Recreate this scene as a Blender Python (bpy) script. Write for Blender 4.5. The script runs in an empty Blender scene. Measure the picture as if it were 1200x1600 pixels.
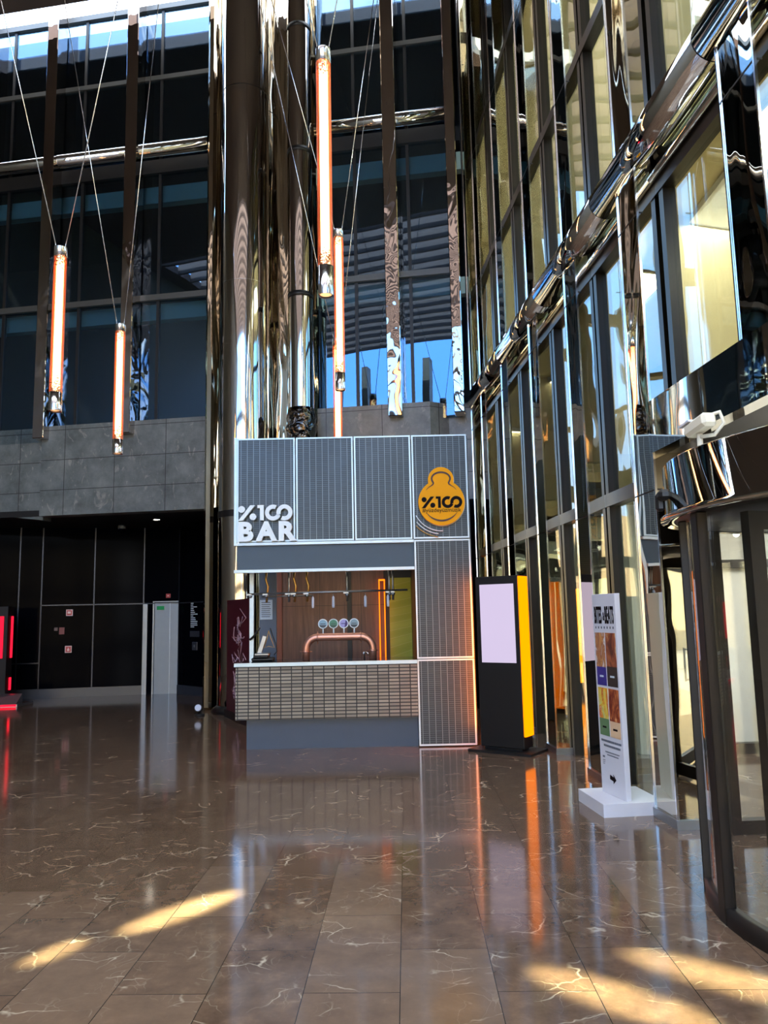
import bpy, math, random
from math import sin, cos, pi, radians, atan2, sqrt
from mathutils import Matrix, Vector
random.seed(7)
scene = bpy.context.scene
COL = scene.collection

# ------------------------------------------------------------------ camera
PITCH, ROLL, EYE = radians(7.5), radians(1.2), 1.7
fw = Vector((0, cos(PITCH), sin(PITCH)))
r0 = Vector((1, 0, 0)); u0 = Vector((0, -sin(PITCH), cos(PITCH)))
rt = r0 * cos(ROLL) - u0 * sin(ROLL); up = u0 * cos(ROLL) + r0 * sin(ROLL)
cam_d = bpy.data.cameras.new('camera')
cam_d.sensor_fit = 'VERTICAL'; cam_d.sensor_height = 36.0; cam_d.lens = 36.0 * 1202 / 1600
cam_d.clip_end = 500
cam = bpy.data.objects.new('camera', cam_d); COL.objects.link(cam)
cam.matrix_world = Matrix(((rt.x, up.x, -fw.x, 0), (rt.y, up.y, -fw.y, 0), (rt.z, up.z, -fw.z, EYE), (0, 0, 0, 1)))
scene.camera = cam

# ------------------------------------------------------------------ exposure, world, sun
scene.view_settings.view_transform = 'Standard'
scene.view_settings.look = 'None'
scene.view_settings.exposure = 1.5
scene.view_settings.gamma = 1.0
scene.view_settings.use_curve_mapping = False
scene.cycles.use_denoising = True
scene.cycles.max_bounces = 10
scene.cycles.glossy_bounces = 7
scene.cycles.diffuse_bounces = 4
scene.cycles.transparent_max_bounces = 16
scene.cycles.sample_clamp_indirect = 6.0
scene.cycles.caustics_reflective = True
scene.cycles.blur_glossy = 0.4

SKY_STRENGTH = 3.0
SUN_STRENGTH = 7.0
world = bpy.data.worlds.new('sky'); scene.world = world
world.use_nodes = True
nt = world.node_tree; nt.nodes.clear()
def wn(t, **kw):
    n = nt.nodes.new(t)
    for k, v in kw.items(): setattr(n, k, v)
    return n
tc = wn('ShaderNodeTexCoord'); sep = wn('ShaderNodeSeparateXYZ')
nt.links.new(tc.outputs['Generated'], sep.inputs[0])
ramp = wn('ShaderNodeValToRGB')
ramp.color_ramp.elements[0].position = 0.0; ramp.color_ramp.elements[0].color = (0.62, 0.80, 1.0, 1)
ramp.color_ramp.elements[1].position = 0.70; ramp.color_ramp.elements[1].color = (0.80, 0.90, 1.0, 1)
e = ramp.color_ramp.elements.new(0.28); e.color = (0.18, 0.46, 1.0, 1)
e = ramp.color_ramp.elements.new(0.50); e.color = (0.22, 0.50, 1.0, 1)
nt.links.new(sep.outputs[2], ramp.inputs[0])
noi = wn('ShaderNodeTexNoise'); noi.inputs['Scale'].default_value = 4.0; noi.inputs['Detail'].default_value = 6
nt.links.new(tc.outputs['Generated'], noi.inputs['Vector'])
cr = wn('ShaderNodeValToRGB'); cr.color_ramp.elements[0].position = 0.50; cr.color_ramp.elements[1].position = 0.64
nt.links.new(noi.outputs[0], cr.inputs[0])
mx = wn('ShaderNodeMix', data_type='RGBA')
nt.links.new(cr.outputs[0], mx.inputs[0]); nt.links.new(ramp.outputs[0], mx.inputs[6]); mx.inputs[7].default_value = (1.3, 1.3, 1.28, 1)
bg = wn('ShaderNodeBackground'); bg.inputs[1].default_value = SKY_STRENGTH
nt.links.new(mx.outputs[2], bg.inputs[0])
wo = wn('ShaderNodeOutputWorld'); nt.links.new(bg.outputs[0], wo.inputs[0])

sun_d = bpy.data.lights.new('sun', 'SUN'); sun_d.energy = SUN_STRENGTH; sun_d.angle = radians(0.6); sun_d.color = (1.0, 0.93, 0.80)
sun = bpy.data.objects.new('sun', sun_d); COL.objects.link(sun)
sd = Vector((-0.10, -0.75, -0.65)).normalized()          # the way its light travels
sun.rotation_euler = sd.to_track_quat('-Z', 'Y').to_euler()
sun.location = (0, 30, 40)

# ------------------------------------------------------------------ material helpers
def lin(r, g, b):
    f = lambda c: (c / 12.92 if c <= 0.04045 else ((c + 0.055) / 1.055) ** 2.4)
    return (f(r / 255), f(g / 255), f(b / 255), 1.0)
MATS = {}
class NT:
    """small node-tree writer"""
    def __init__(s, name):
        s.m = bpy.data.materials.new(name); s.m.use_nodes = True
        s.t = s.m.node_tree; s.t.nodes.clear()
        s.out = s.t.nodes.new('ShaderNodeOutputMaterial')
    def n(s, t, ins=None, **kw):
        nd = s.t.nodes.new(t)
        for k, v in kw.items(): setattr(nd, k, v)
        for k, v in (ins or {}).items():
            if hasattr(v, 'links') or isinstance(v, bpy.types.NodeSocket): s.t.links.new(v, nd.inputs[k])
            else: nd.inputs[k].default_value = v
        return nd
    def pos(s): return s.n('ShaderNodeNewGeometry').outputs['Position']
    def obj(s): return s.n('ShaderNodeTexCoord').outputs['Object']
    def math(s, op, a, b=0.0, c=0.0):
        nd = s.n('ShaderNodeMath', operation=op)
        for i, v in enumerate((a, b, c)):
            if isinstance(v, bpy.types.NodeSocket): s.t.links.new(v, nd.inputs[i])
            else: nd.inputs[i].default_value = v
        return nd.outputs[0]
    def mapv(s, v, scale=(1, 1, 1), rot=(0, 0, 0), loc=(0, 0, 0)):
        return s.n('ShaderNodeMapping', {'Vector': v, 'Scale': scale, 'Rotation': rot, 'Location': loc}).outputs[0]
    def xz(s, v):
        p = s.n('ShaderNodeSeparateXYZ', {0: v})
        return s.n('ShaderNodeCombineXYZ', {0: p.outputs[0], 1: p.outputs[2]}).outputs[0]
    def ramp(s, f, stops):
        r = s.n('ShaderNodeValToRGB', {0: f}); cr = r.color_ramp
        while len(cr.elements) < len(stops): cr.elements.new(0.5)
        for e, (p, c) in zip(cr.elements, stops):
            e.position = p; e.color = c if len(c) == 4 else (*c, 1)
        return r.outputs[0]
    def mix(s, f, a, b):
        nd = s.n('ShaderNodeMix', data_type='RGBA')
        for i, v in ((0, f), (6, a), (7, b)):
            if isinstance(v, bpy.types.NodeSocket): s.t.links.new(v, nd.inputs[i])
            else: nd.inputs[i].default_value = v
        return nd.outputs[2]
    def noise(s, v, scale, detail=3, rough=0.5, dist=0.0):
        return s.n('ShaderNodeTexNoise', {'Vector': v, 'Scale': scale, 'Detail': detail, 'Roughness': rough, 'Distortion': dist}).outputs[0]
    def bump(s, h, dist, strength=1.0):
        return s.n('ShaderNodeBump', {'Height': h, 'Distance': dist, 'Strength': strength}).outputs[0]
    def bsdf(s, col, rough=0.5, metal=0.0, normal=None, spec=0.5, **kw):
        ins = {'Base Color': col, 'Roughness': rough, 'Metallic': metal, 'Specular IOR Level': spec}
        if normal is not None: ins['Normal'] = normal
        ins.update(kw)
        return s.n('ShaderNodeBsdfPrincipled', ins).outputs[0]
    def done(s, sh):
        s.t.links.new(sh, s.out.inputs[0]); MATS[s.m.name] = s.m; return s.m
def plain(name, col, rough=0.5, metal=0.0, spec=0.5, grain=0.06, gs=9.0):
    t = NT(name); c = Vector(col[:3])
    f = t.noise(t.pos(), gs, 4)
    lo = tuple(c * (1 - grain)) + (1,); hi = tuple(c * (1 + grain)) + (1,)
    return t.done(t.bsdf(t.mix(f, lo, hi), rough, metal, spec=spec))
def glow(name, col, strength):
    t = NT(name)
    f = t.noise(t.pos(), 3.0, 2)
    c = t.mix(f, tuple(Vector(col[:3]) * 0.96) + (1,), col)
    return t.done(t.n('ShaderNodeEmission', {0: c, 1: strength}).outputs[0])
def mirror(name, col, rough, wave=0.0, scale=(1, 1, 1), fine=0.0):
    t = NT(name); p = t.pos(); nm = None
    if wave:
        h = t.noise(t.mapv(p, scale), 1.0, 2, 0.45, 0.6)
        nm = t.bump(h, wave)
    return t.done(t.bsdf(col, rough, 1.0, nm))
def glass(name, tint, base=0.08, gain=1.0, wave=0.0, rcol=(1, 1, 1, 1)):
    t = NT(name)
    h = t.noise(t.mapv(t.pos(), (0.55, 0.55, 0.3)), 1.0, 1)
    nm = t.bump(h, wave)
    bf = t.n('ShaderNodeNewGeometry').outputs['Backfacing']
    fr = t.n('ShaderNodeFresnel', {'IOR': t.math('MULTIPLY_ADD', bf, 1 / 1.5 - 1.5, 1.5), 'Normal': nm}).outputs[0]
    fac = t.math('MINIMUM', t.math('MULTIPLY_ADD', fr, gain, base), 1.0)
    tr = t.n('ShaderNodeBsdfTransparent', {0: tint}).outputs[0]
    gl = t.n('ShaderNodeBsdfGlossy', {'Color': rcol, 'Roughness': 0.0, 'Normal': nm}).outputs[0]
    return t.done(t.n('ShaderNodeMixShader', {0: fac, 1: tr, 2: gl}).outputs[0])

# floor: polished brown marble slabs with thin white veins
t = NT('marble_floor'); p = t.pos()
bv = t.mapv(p, (1, 1, 1), (0, 0, radians(91.5)), (0.13, 0.07, 0))
br = t.n('ShaderNodeTexBrick', {'Vector': bv, 'Color1': (0, 0, 0, 1), 'Color2': (1, 1, 1, 1), 'Mortar': (0.5, 0.5, 0.5, 1), 'Scale': 1.0,
         'Mortar Size': 0.0018, 'Mortar Smooth': 0.0, 'Brick Width': 0.9, 'Row Height': 0.44})
tile = t.n('ShaderNodeSeparateColor', {0: br.outputs[0]}).outputs[0]
off = t.n('ShaderNodeCombineXYZ', {0: t.math('MULTIPLY', tile, 7.3), 1: t.math('MULTIPLY', tile, 3.1)}).outputs[0]
pv = t.n('ShaderNodeVectorMath', {0: p, 1: off}, operation='ADD').outputs[0]
warp = t.n('ShaderNodeTexNoise', {'Vector': pv, 'Scale': 2.2, 'Detail': 4}).outputs['Color']
wv = t.n('ShaderNodeVectorMath', {0: pv, 1: t.n('ShaderNodeVectorMath', {0: warp, 'Scale': 0.55}, operation='SCALE').outputs[0]}, operation='ADD').outputs[0]
vor = t.n('ShaderNodeTexVoronoi', {'Vector': t.mapv(wv, (1.0, 1.9, 1), (0, 0, 0.6)), 'Scale': 2.3}, feature='DISTANCE_TO_EDGE').outputs['Distance']
vein = t.ramp(vor, [(0.0, (1, 1, 1)), (0.008, (0.7, 0.7, 0.7)), (0.022, (0, 0, 0)), (1.0, (0, 0, 0))])
brk = t.ramp(t.noise(pv, 3.2, 3), [(0.50, (0, 0, 0)), (0.66, (1, 1, 1))])
vor2 = t.n('ShaderNodeTexVoronoi', {'Vector': t.mapv(wv, (3.0, 1.2, 1), (0, 0, -0.5)), 'Scale': 3.9}, feature='DISTANCE_TO_EDGE').outputs['Distance']
vein2 = t.ramp(vor2, [(0.0, (0.6, 0.6, 0.6)), (0.03, (0, 0, 0)), (1.0, (0, 0, 0))])
vf = t.math('MULTIPLY', t.math('MULTIPLY', t.math('ADD', vein, t.math('MULTIPLY', vein2, 0.4)), brk), 0.75)
cloud = t.noise(pv, 5.5, 8, 0.68)
base = t.ramp(cloud, [(0.25, lin(66, 50, 40)), (0.55, lin(92, 72, 58)), (0.8, lin(118, 94, 77))])
base = t.mix(t.math('MULTIPLY', tile, 0.45), base, lin(120, 99, 82))
base = t.mix(vf, base, lin(190, 176, 156))
base = t.mix(br.outputs['Fac'], base, lin(30, 24, 20))
rgh = t.math('MULTIPLY_ADD', t.noise(p, 9.0, 4), 0.06, 0.07)
M_FLOOR = t.done(t.bsdf(base, rgh, 0.0, t.bump(t.noise(p, 1.3, 1), 0.0012), spec=0.42))

# grey parapet stone
t = NT('grey_stone'); p = t.obj()
sx = t.xz(p)
br = t.n('ShaderNodeTexBrick', {'Vector': sx, 'Color1': (0, 0, 0, 1), 'Color2': (1, 1, 1, 1), 'Mortar': (0, 0, 0, 1), 'Scale': 1.0, 'Mortar Size': 0.007,
         'Brick Width': 1.06, 'Row Height': 0.61}, offset=0.0)
c = t.ramp(t.noise(p, 2.2, 9, 0.7), [(0.3, lin(78, 84, 84)), (0.55, lin(110, 116, 116)), (0.8, lin(136, 141, 140))])
w = t.noise(t.mapv(p, (3.4, 1, 1.6), (0, 0.9, 0)), 2.0, 5, 0.6, 1.2)
c = t.mix(t.ramp(w, [(0.60, (0, 0, 0)), (0.68, (0.5, 0.5, 0.5)), (0.74, (0, 0, 0))]), c, lin(170, 168, 160))
c = t.mix(br.outputs['Fac'], c, lin(42, 42, 42))
M_STONE = t.done(t.bsdf(c, 0.42))

M_FIN = mirror('wavy_steel', (0.60, 0.56, 0.47, 1), 0.012, 0.016, (1.1, 1.1, 0.42))
M_FINB = mirror('crumpled_steel', (0.50, 0.44, 0.41, 1), 0.02, 0.04, (1.6, 1.6, 1.1))
M_GOLD = mirror('warm_steel', (0.66, 0.58, 0.44, 1), 0.02, 0.05, (2.6, 2.6, 0.28))
M_COLM = mirror('column_steel', (0.58, 0.54, 0.50, 1), 0.05, 0.022, (2.2, 2.2, 0.20))
M_CHROME = mirror('chrome', (0.80, 0.80, 0.80, 1), 0.03, 0.006, (2, 2, 2))
M_TRIM = mirror('bright_steel_edge', (0.88, 0.90, 0.93, 1), 0.12, 0.0)
M_KTRIM = plain('kiosk_white_edge', lin(190, 208, 218), 0.3, 0.25)
M_CAP = mirror('satin_chrome', (0.86, 0.86, 0.88, 1), 0.16, 0.0)
M_DRUM = mirror('polished_canopy', (0.62, 0.62, 0.58, 1), 0.02, 0.004, (1.2, 1.2, 0.5))
M_GLASS = glass('tinted_glass', (0.50, 0.62, 0.70, 1), 0.09, 1.1, 0.014, (0.50, 0.72, 0.98, 1))
M_GLASSR = glass('shop_glass', (0.72, 0.80, 0.77, 1), 0.05, 1.0, 0.016)
M_CLEAR = glass('clear_glass', (0.93, 0.955, 0.95, 1), 0.02, 1.0, 0.0)
M_NAVY = plain('navy_room', lin(15, 22, 34), 0.7)
M_TEAL = plain('teal_soffit', lin(176, 212, 214), 0.6)
M_DARK = plain('dark_bronze', lin(44, 39, 36), 0.35, 0.6)
M_GREYFR = plain('grey_transom', lin(92, 92, 90), 0.4, 0.5)
M_BLACK = plain('black_gloss', lin(5, 6, 11), 0.10, 0.0, 0.012)
M_BLACKM = plain('black_matte', lin(17, 15, 16), 0.45)
M_SKIRT = plain('slate_skirting', lin(46, 50, 58), 0.35)
M_GROOVE = plain('panel_joint', lin(44, 48, 58), 0.3, 0.5)
M_BEIGE = plain('beige_plaster', lin(206, 190, 156), 0.85)
M_OLIVE = plain('olive_wall', lin(150, 140, 112), 0.8)
M_ROOF = plain('purple_brown_ceiling', lin(92, 80, 78), 0.7)
M_LEFT = plain('dark_cladding', lin(92, 86, 74), 0.5)
M_PLAZA = plain('plaza_paving', lin(176, 164, 142), 0.9)
M_TOWN = plain('sandstone_building', lin(205, 182, 140), 0.9)
M_STEEL = plain('brushed_steel', lin(150, 154, 158), 0.32, 0.9)
M_LIFT = plain('lift_steel', lin(128, 134, 140), 0.42, 0.55)
M_WHITE = plain('white_paint', lin(206, 206, 216), 0.35, grain=0.02)
M_SIGNW = plain('white_letter', lin(222, 230, 234), 0.3, grain=0.02)
M_YELLOW = plain('yellow_sign', lin(246, 164, 0), 0.5, spec=0.15, grain=0.02)
M_INK = plain('black_ink', lin(16, 8, 12), 0.6, spec=0.1)
M_BROWNINK = plain('maroon_line', lin(60, 18, 16), 0.5)
M_BURG = plain('burgundy_board', lin(70, 22, 32), 0.4)
M_SCRIB = plain('pale_pink_chalk', lin(196, 160, 170), 0.7)
M_BAND = plain('slate_band', lin(62, 76, 88), 0.5, 0.2)
M_PLINTH = plain('slate_blue_plinth', lin(46, 64, 86), 0.35, 0.1)
M_SIDE = plain('slate_side', lin(74, 86, 104), 0.5)
M_COUNTER = plain('dark_counter', lin(40, 40, 44), 0.1)
M_COPPER = plain('brushed_copper', lin(206, 148, 126), 0.36, 0.8)
M_BRASS = plain('brass', lin(190, 150, 84), 0.3, 0.9)
M_RED = glow('red_led', (1.0, 0.008, 0.03, 1), 0.8)
M_AMBER = glow('amber_led', (1.0, 0.20, 0.0, 1), 1.0)
M_AMBER2 = glow('amber_led_side', (1.0, 0.18, 0.004, 1), 9.0)
M_LAV = glow('lavender_screen', (0.56, 0.48, 0.66, 1), 0.46)
M_ORNEON = glow('orange_edge_light', (1.0, 0.15, 0.004, 1), 1.1)
M_SIGNRED = plain('red_plate', lin(176, 40, 44), 0.4)
M_GREEN = glow('green_exit', (0.05, 0.45, 0.18, 1), 0.12)
M_PINKBD = plain('pink_border', lin(224, 186, 184), 0.4)
M_PAPER = plain('paper', lin(196, 208, 220), 0.7, grain=0.03)
M_GREYINK = plain('grey_ink', lin(84, 88, 100), 0.7)
M_BULB = glow('warm_filament', (1.0, 0.52, 0.18, 1), 6.5)
M_LAMPW = glow('soft_white_lamp', (1.0, 0.90, 0.74, 1), 9.0)
M_GREYPL = plain('grey_plastic', lin(120, 124, 128), 0.4)
M_CREAM = plain('cream_plastic', lin(216, 208, 190), 0.4)

# perforated metal sheet of the kiosk
t = NT('perforated_sheet'); sx = t.xz(t.obj())
br = t.n('ShaderNodeTexBrick', {'Vector': sx, 'Color1': lin(68, 78, 84), 'Color2': lin(61, 70, 76), 'Mortar': lin(37, 44, 50), 'Scale': 1.0, 'Mortar Size': 0.0062,
         'Mortar Smooth': 0.3, 'Brick Width': 0.0835, 'Row Height': 0.026}, offset=0.0)
sp = t.n('ShaderNodeSeparateXYZ', {0: t.obj()}).outputs[0]
ln = t.math('LESS_THAN', t.math('FRACT', t.math('MULTIPLY', sp, 1 / 0.0835)), 0.09)
c = t.mix(ln, br.outputs[0], lin(112, 122, 127))
big = t.noise(t.mapv(t.obj(), (2.2, 1, 0.6)), 1.6, 3)
M_PERF = t.done(t.bsdf(c, t.math('MULTIPLY_ADD', big, 0.2, 0.28), 0.4))
# stacked slim tiles of the counter front
t = NT('slim_tiles'); sx = t.xz(t.obj())
br = t.n('ShaderNodeTexBrick', {'Vector': sx, 'Color1': lin(158, 147, 130), 'Color2': lin(122, 112, 99), 'Mortar': lin(20, 18, 20), 'Scale': 1.0, 'Mortar Size': 0.0068,
         'Mortar Smooth': 0.1, 'Brick Width': 0.1385, 'Row Height': 0.0437}, offset=0.0)
gr = t.noise(t.mapv(t.obj(), (9, 1, 90)), 1.0, 4)
c = t.mix(t.math('MULTIPLY', gr, 0.35), br.outputs[0], lin(84, 78, 70))
c = t.mix(br.outputs['Fac'], c, lin(24, 22, 24))
M_TILE = t.done(t.bsdf(c, 0.5, 0.0, t.bump(t.math('SUBTRACT', 1.0, br.outputs['Fac']), 0.006)))
# brown timber boards
t = NT('brown_timber'); p = t.obj()
g = t.noise(t.mapv(p, (26, 1, 1.6)), 1.0, 5, 0.6, 0.4)
c = t.ramp(g, [(0.3, lin(84, 56, 44)), (0.6, lin(116, 80, 64)), (0.8, lin(134, 96, 78))])
br = t.n('ShaderNodeTexBrick', {'Vector': t.xz(p), 'Color1': (0, 0, 0, 1), 'Color2': (0, 0, 0, 1), 'Mortar': (1, 1, 1, 1), 'Scale': 1.0, 'Mortar Size': 0.004, 'Brick Width': 0.66, 'Row Height': 0.92}, offset=0.0)
c = t.mix(br.outputs['Fac'], c, lin(50, 32, 26))
M_WOOD = t.done(t.bsdf(c, 0.45))
# lime poster with sweeping contour lines
t = NT('lime_poster'); p = t.obj()
w = t.n('ShaderNodeTexWave', {'Vector': t.mapv(p, (0.8, 1, 1.5), (0, 0.35, 0)), 'Scale': 0.9, 'Distortion': 3.5, 'Detail': 1.0, 'Detail Scale': 0.7}, wave_type='BANDS', bands_direction='Z').outputs['Fac']
c = t.mix(w, lin(164, 164, 32), lin(176, 176, 52))
c = t.mix(t.ramp(w, [(0.46, (0, 0, 0)), (0.5, (1, 1, 1)), (0.54, (0, 0, 0))]), c, lin(206, 196, 104))
M_LIME = t.done(t.bsdf(c, 0.5))
# copper mesh tube of the pendants: small square holes, fading out to solid at both ends
t = NT('copper_mesh'); p = t.obj()
s3 = t.n('ShaderNodeSeparateXYZ', {0: p})
ang = t.math('ARCTAN2', s3.outputs[1], s3.outputs[0])
cu = t.math('MULTIPLY', ang, 40 / (2 * pi)); cvv = t.math('MULTIPLY', s3.outputs[2], 82.0)
cell = t.n('ShaderNodeCombineXYZ', {0: t.math('FLOOR', cu), 1: t.math('FLOOR', cvv)}).outputs[0]
wn_ = t.n('ShaderNodeTexWhiteNoise', {'Vector': cell}, noise_dimensions='3D').outputs['Value']
hole = t.math('MULTIPLY', t.math('LESS_THAN', t.math('ABSOLUTE', t.math('SUBTRACT', t.math('FRACT', cu), 0.5)), 0.345),
              t.math('LESS_THAN', t.math('ABSOLUTE', t.math('SUBTRACT', t.math('FRACT', cvv), 0.5)), 0.345))
end = t.n('ShaderNodeAttribute', {}, attribute_name='mesh_fade').outputs['Fac']
M_hole = t.math('MULTIPLY', hole, t.math('LESS_THAN', wn_, end))
cop = t.bsdf(lin(226, 140, 96), 0.3, 0.9)
tr = t.n('ShaderNodeBsdfTransparent', {0: (1, 1, 1, 1)}).outputs[0]
M_MESH = t.done(t.n('ShaderNodeMixShader', {0: M_hole, 1: cop, 2: tr}).outputs[0])
# food photographs printed on the sign stand: procedural blotches
def food(name, cols, sc, rot):
    t = NT(name); p = t.obj()
    f = t.noise(t.mapv(p, (1.0, 1.0, 0.55), (rot, 0, 0)), sc, 5, 0.6, 1.5)
    n = len(cols); stops = [(0.28 + 0.44 * i / (n - 1), lin(*c)) for i, c in enumerate(cols)]
    return t.done(t.bsdf(t.ramp(f, stops), 0.4))
FOODS = [food('sandwich_print', [(120, 40, 30), (206, 150, 90), (150, 84, 50), (226, 214, 204), (180, 172, 176)], 9, 0.4),
         food('burger_print', [(52, 28, 28), (120, 60, 44), (176, 100, 60), (206, 180, 130)], 7, 1.3),
         food('wrap_print', [(90, 104, 60), (206, 200, 130), (226, 190, 60), (206, 90, 30), (230, 222, 190)], 9, 0.5),
         food('fries_print', [(50, 20, 18), (120, 40, 24), (196, 110, 60), (226, 170, 120)], 13, 0.5)]

# ------------------------------------------------------------------ mesh helpers
OFF = {}
class MB:
    def __init__(s): s.v = []; s.f = []; s.smooth = []
    def add(s, vs, fs, smooth=False):
        b = len(s.v); s.v += [Vector(v) for v in vs]
        s.f += [[b + i for i in f] for f in fs]; s.smooth += [smooth] * len(fs); return s
    def box(s, x0, x1, y0, y1, z0, z1, M=None, bev=0.0):
        if bev:
            # chamfered box: eight corners split into three
            vs = []; 
            import itertools
            P = {}
            for sx, sy, sz in itertools.product((0, 1), repeat=3):
                c = [(x0, x1)[sx], (y0, y1)[sy], (z0, z1)[sz]]
                d = [bev if k == 0 else -bev for k in (sx, sy, sz)]
                for ax in range(3):
                    q = [c[i] + (0 if i == ax else d[i]) for i in range(3)]
                    P[(sx, sy, sz, ax)] = len(vs); vs.append(q)
            fs = []
            for ax in range(3):
                o = [i for i in range(3) if i != ax]
                for sd_ in (0, 1):
                    loop = []
                    for a, b in ((0, 0), (1, 0), (1, 1), (0, 1)):
                        k = [0, 0, 0]; k[ax] = sd_; k[o[0]] = a; k[o[1]] = b
                        loop.append(P[(*k, ax)])
                    if (sd_ == 0) != (ax == 1): loop = loop[::-1]
                    fs.append(loop)
            for ax in range(3):
                o = [i for i in range(3) if i != ax]
                for a, b in itertools.product((0, 1), repeat=2):
                    def key(k_ax, face): 
                        k = [0, 0, 0]; k[ax] = k_ax; k[o[0]] = a; k[o[1]] = b; return P[(*k, face)]
                    fs.append([key(0, o[0]), key(1, o[0]), key(1, o[1]), key(0, o[1])])
            for k in itertools.product((0, 1), repeat=3):
                fs.append([P[(*k, 0)], P[(*k, 1)], P[(*k, 2)]])
            vs = [Vector(v) for v in vs]
        else:
            vs = [Vector(v) for v in ((x0, y0, z0), (x1, y0, z0), (x1, y1, z0), (x0, y1, z0), (x0, y0, z1), (x1, y0, z1), (x1, y1, z1), (x0, y1, z1))]
            fs = [(0, 3, 2, 1), (4, 5, 6, 7), (0, 1, 5, 4), (1, 2, 6, 5), (2, 3, 7, 6), (3, 0, 4, 7)]
        if M is not None: vs = [M @ v for v in vs]
        return s.add(vs, fs)
    def prism(s, pts, z0, z1, M=None):
        """polygon pts (x, y) swept from z0 to z1"""
        n = len(pts)
        vs = [Vector((x, y, z0)) for x, y in pts] + [Vector((x, y, z1)) for x, y in pts]
        if M is not None: vs = [M @ v for v in vs]
        fs = [list(range(n))[::-1], list(range(n, 2 * n))] + [(i, (i + 1) % n, n + (i + 1) % n, n + i) for i in range(n)]
        return s.add(vs, fs)
    def ringstrip(s, outer, inner, z0, z1, M=None, closed=True):
        n = len(outer); m = n if closed else n - 1
        P = [[Vector((x, y, z)) for x, y in ring] for ring in (outer, inner) for z in (z0, z1)]
        vs = sum(P, [])
        if M is not None: vs = [M @ v for v in vs]
        fs = []
        for i in range(m):
            j = (i + 1) % n
            o0, o1, i0, i1 = i, n + i, 2 * n + i, 3 * n + i
            O0, O1, I0, I1 = j, n + j, 2 * n + j, 3 * n + j
            fs += [(o0, O0, O1, o1), (i1, I1, I0, i0), (o1, O1, I1, i1), (i0, I0, O0, o0)]
        if not closed:
            fs += [(0, n, 3 * n, 2 * n), (n - 1, 3 * n - 1, 4 * n - 1, 2 * n - 1)]
        return s.add(vs, fs)
    def lathe(s, cx, cy, prof, seg=32, a0=0.0, a1=2 * pi, smooth=True, caps=True):
        full = abs(a1 - a0 - 2 * pi) < 1e-6; n = seg if full else seg + 1
        vs = []
        for r, z in prof:
            for i in range(n):
                a = a0 + (a1 - a0) * i / seg
                vs.append((cx + r * cos(a), cy + r * sin(a), z))
        fs = []
        for k in range(len(prof) - 1):
            for i in range(n if full else n - 1):
                j = (i + 1) % n
                fs.append((k * n + i, k * n + j, (k + 1) * n + j, (k + 1) * n + i))
        s.add(vs, fs, smooth)
        if caps and full:
            if prof[0][0] > 1e-5: s.add(vs[:n], [list(range(n))[::-1]])
            if prof[-1][0] > 1e-5: s.add(vs[-n:], [list(range(n))])
        return s
    def tube(s, pts, r, seg=10, caps=True):
        pts = [Vector(p) for p in pts]; n = len(pts); rings = []
        rr = r if isinstance(r, (list, tuple)) else [r] * n
        prev = None
        for i, p in enumerate(pts):
            d = (pts[min(i + 1, n - 1)] - pts[max(i - 1, 0)]).normalized()
            if prev is None:
                a = d.cross(Vector((0, 0, 1)))
                if a.length < 1e-3: a = d.cross(Vector((1, 0, 0)))
            else: a = prev - d * prev.dot(d)
            a.normalize(); b = d.cross(a); prev = a
            rings.append([p + (a * cos(2 * pi * k / seg) + b * sin(2 * pi * k / seg)) * rr[i] for k in range(seg)])
        vs = sum(rings, []); fs = []
        for i in range(n - 1):
            for k in range(seg):
                l = (k + 1) % seg
                fs.append((i * seg + k, i * seg + l, (i + 1) * seg + l, (i + 1) * seg + k))
        s.add(vs, fs, True)
        if caps: s.add(vs[:seg], [list(range(seg))[::-1]]); s.add(vs[-seg:], [list(range(seg))])
        return s
    def ball(s, c, r, sz=(1, 1, 1), seg=16, rings=10):
        vs = []; fs = []
        for i in range(rings + 1):
            th = pi * i / rings
            for k in range(seg):
                a = 2 * pi * k / seg
                vs.append((c[0] + r * sz[0] * sin(th) * cos(a), c[1] + r * sz[1] * sin(th) * sin(a), c[2] + r * sz[2] * cos(th)))
        for i in range(rings):
            for k in range(seg):
                l = (k + 1) % seg
                fs.append(((i + 1) * seg + k, (i + 1) * seg + l, i * seg + l, i * seg + k))
        return s.add(vs, fs, True)
    def build(s, name, mat, parent=None, attrs=None):
        o0 = OFF.get(parent.name, Vector((0, 0, 0))) if parent else Vector((0, 0, 0))
        me = bpy.data.meshes.new(name)
        me.from_pydata([tuple(v - o0) for v in s.v], [], s.f)
        me.polygons.foreach_set('use_smooth', s.smooth)
        me.materials.append(mat)
        if attrs:
            for an, fn in attrs.items():
                at = me.attributes.new(an, 'FLOAT', 'POINT')
                at.data.foreach_set('value', [fn(v) for v in s.v])
        me.update()
        import bmesh
        bm = bmesh.new(); bm.from_mesh(me); bmesh.ops.remove_doubles(bm, verts=bm.verts, dist=1e-6)
        bmesh.ops.recalc_face_normals(bm, faces=bm.faces); bm.to_mesh(me); bm.free()
        o = bpy.data.objects.new(name, me); COL.objects.link(o)
        if parent: o.parent = parent; OFF[o.name] = o0
        return o
def tag(o, label=None, cat=None, group=None, kind=None):
    if label: o['label'] = label
    if cat: o['category'] = cat
    if group: o['group'] = group
    if kind: o['kind'] = kind
    return o
def thing(name, loc, label, cat, group=None):
    o = bpy.data.objects.new(name, None); COL.objects.link(o); o.location = loc
    OFF[o.name] = Vector(loc); o.empty_display_size = 0.1
    return tag(o, label, cat, group)
def struct(o): o['kind'] = 'structure'; return o
def sthing(name, loc):
    o = bpy.data.objects.new(name, None); COL.objects.link(o); o.location = loc; OFF[o.name] = Vector(loc); o['kind'] = 'structure'; return o
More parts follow.
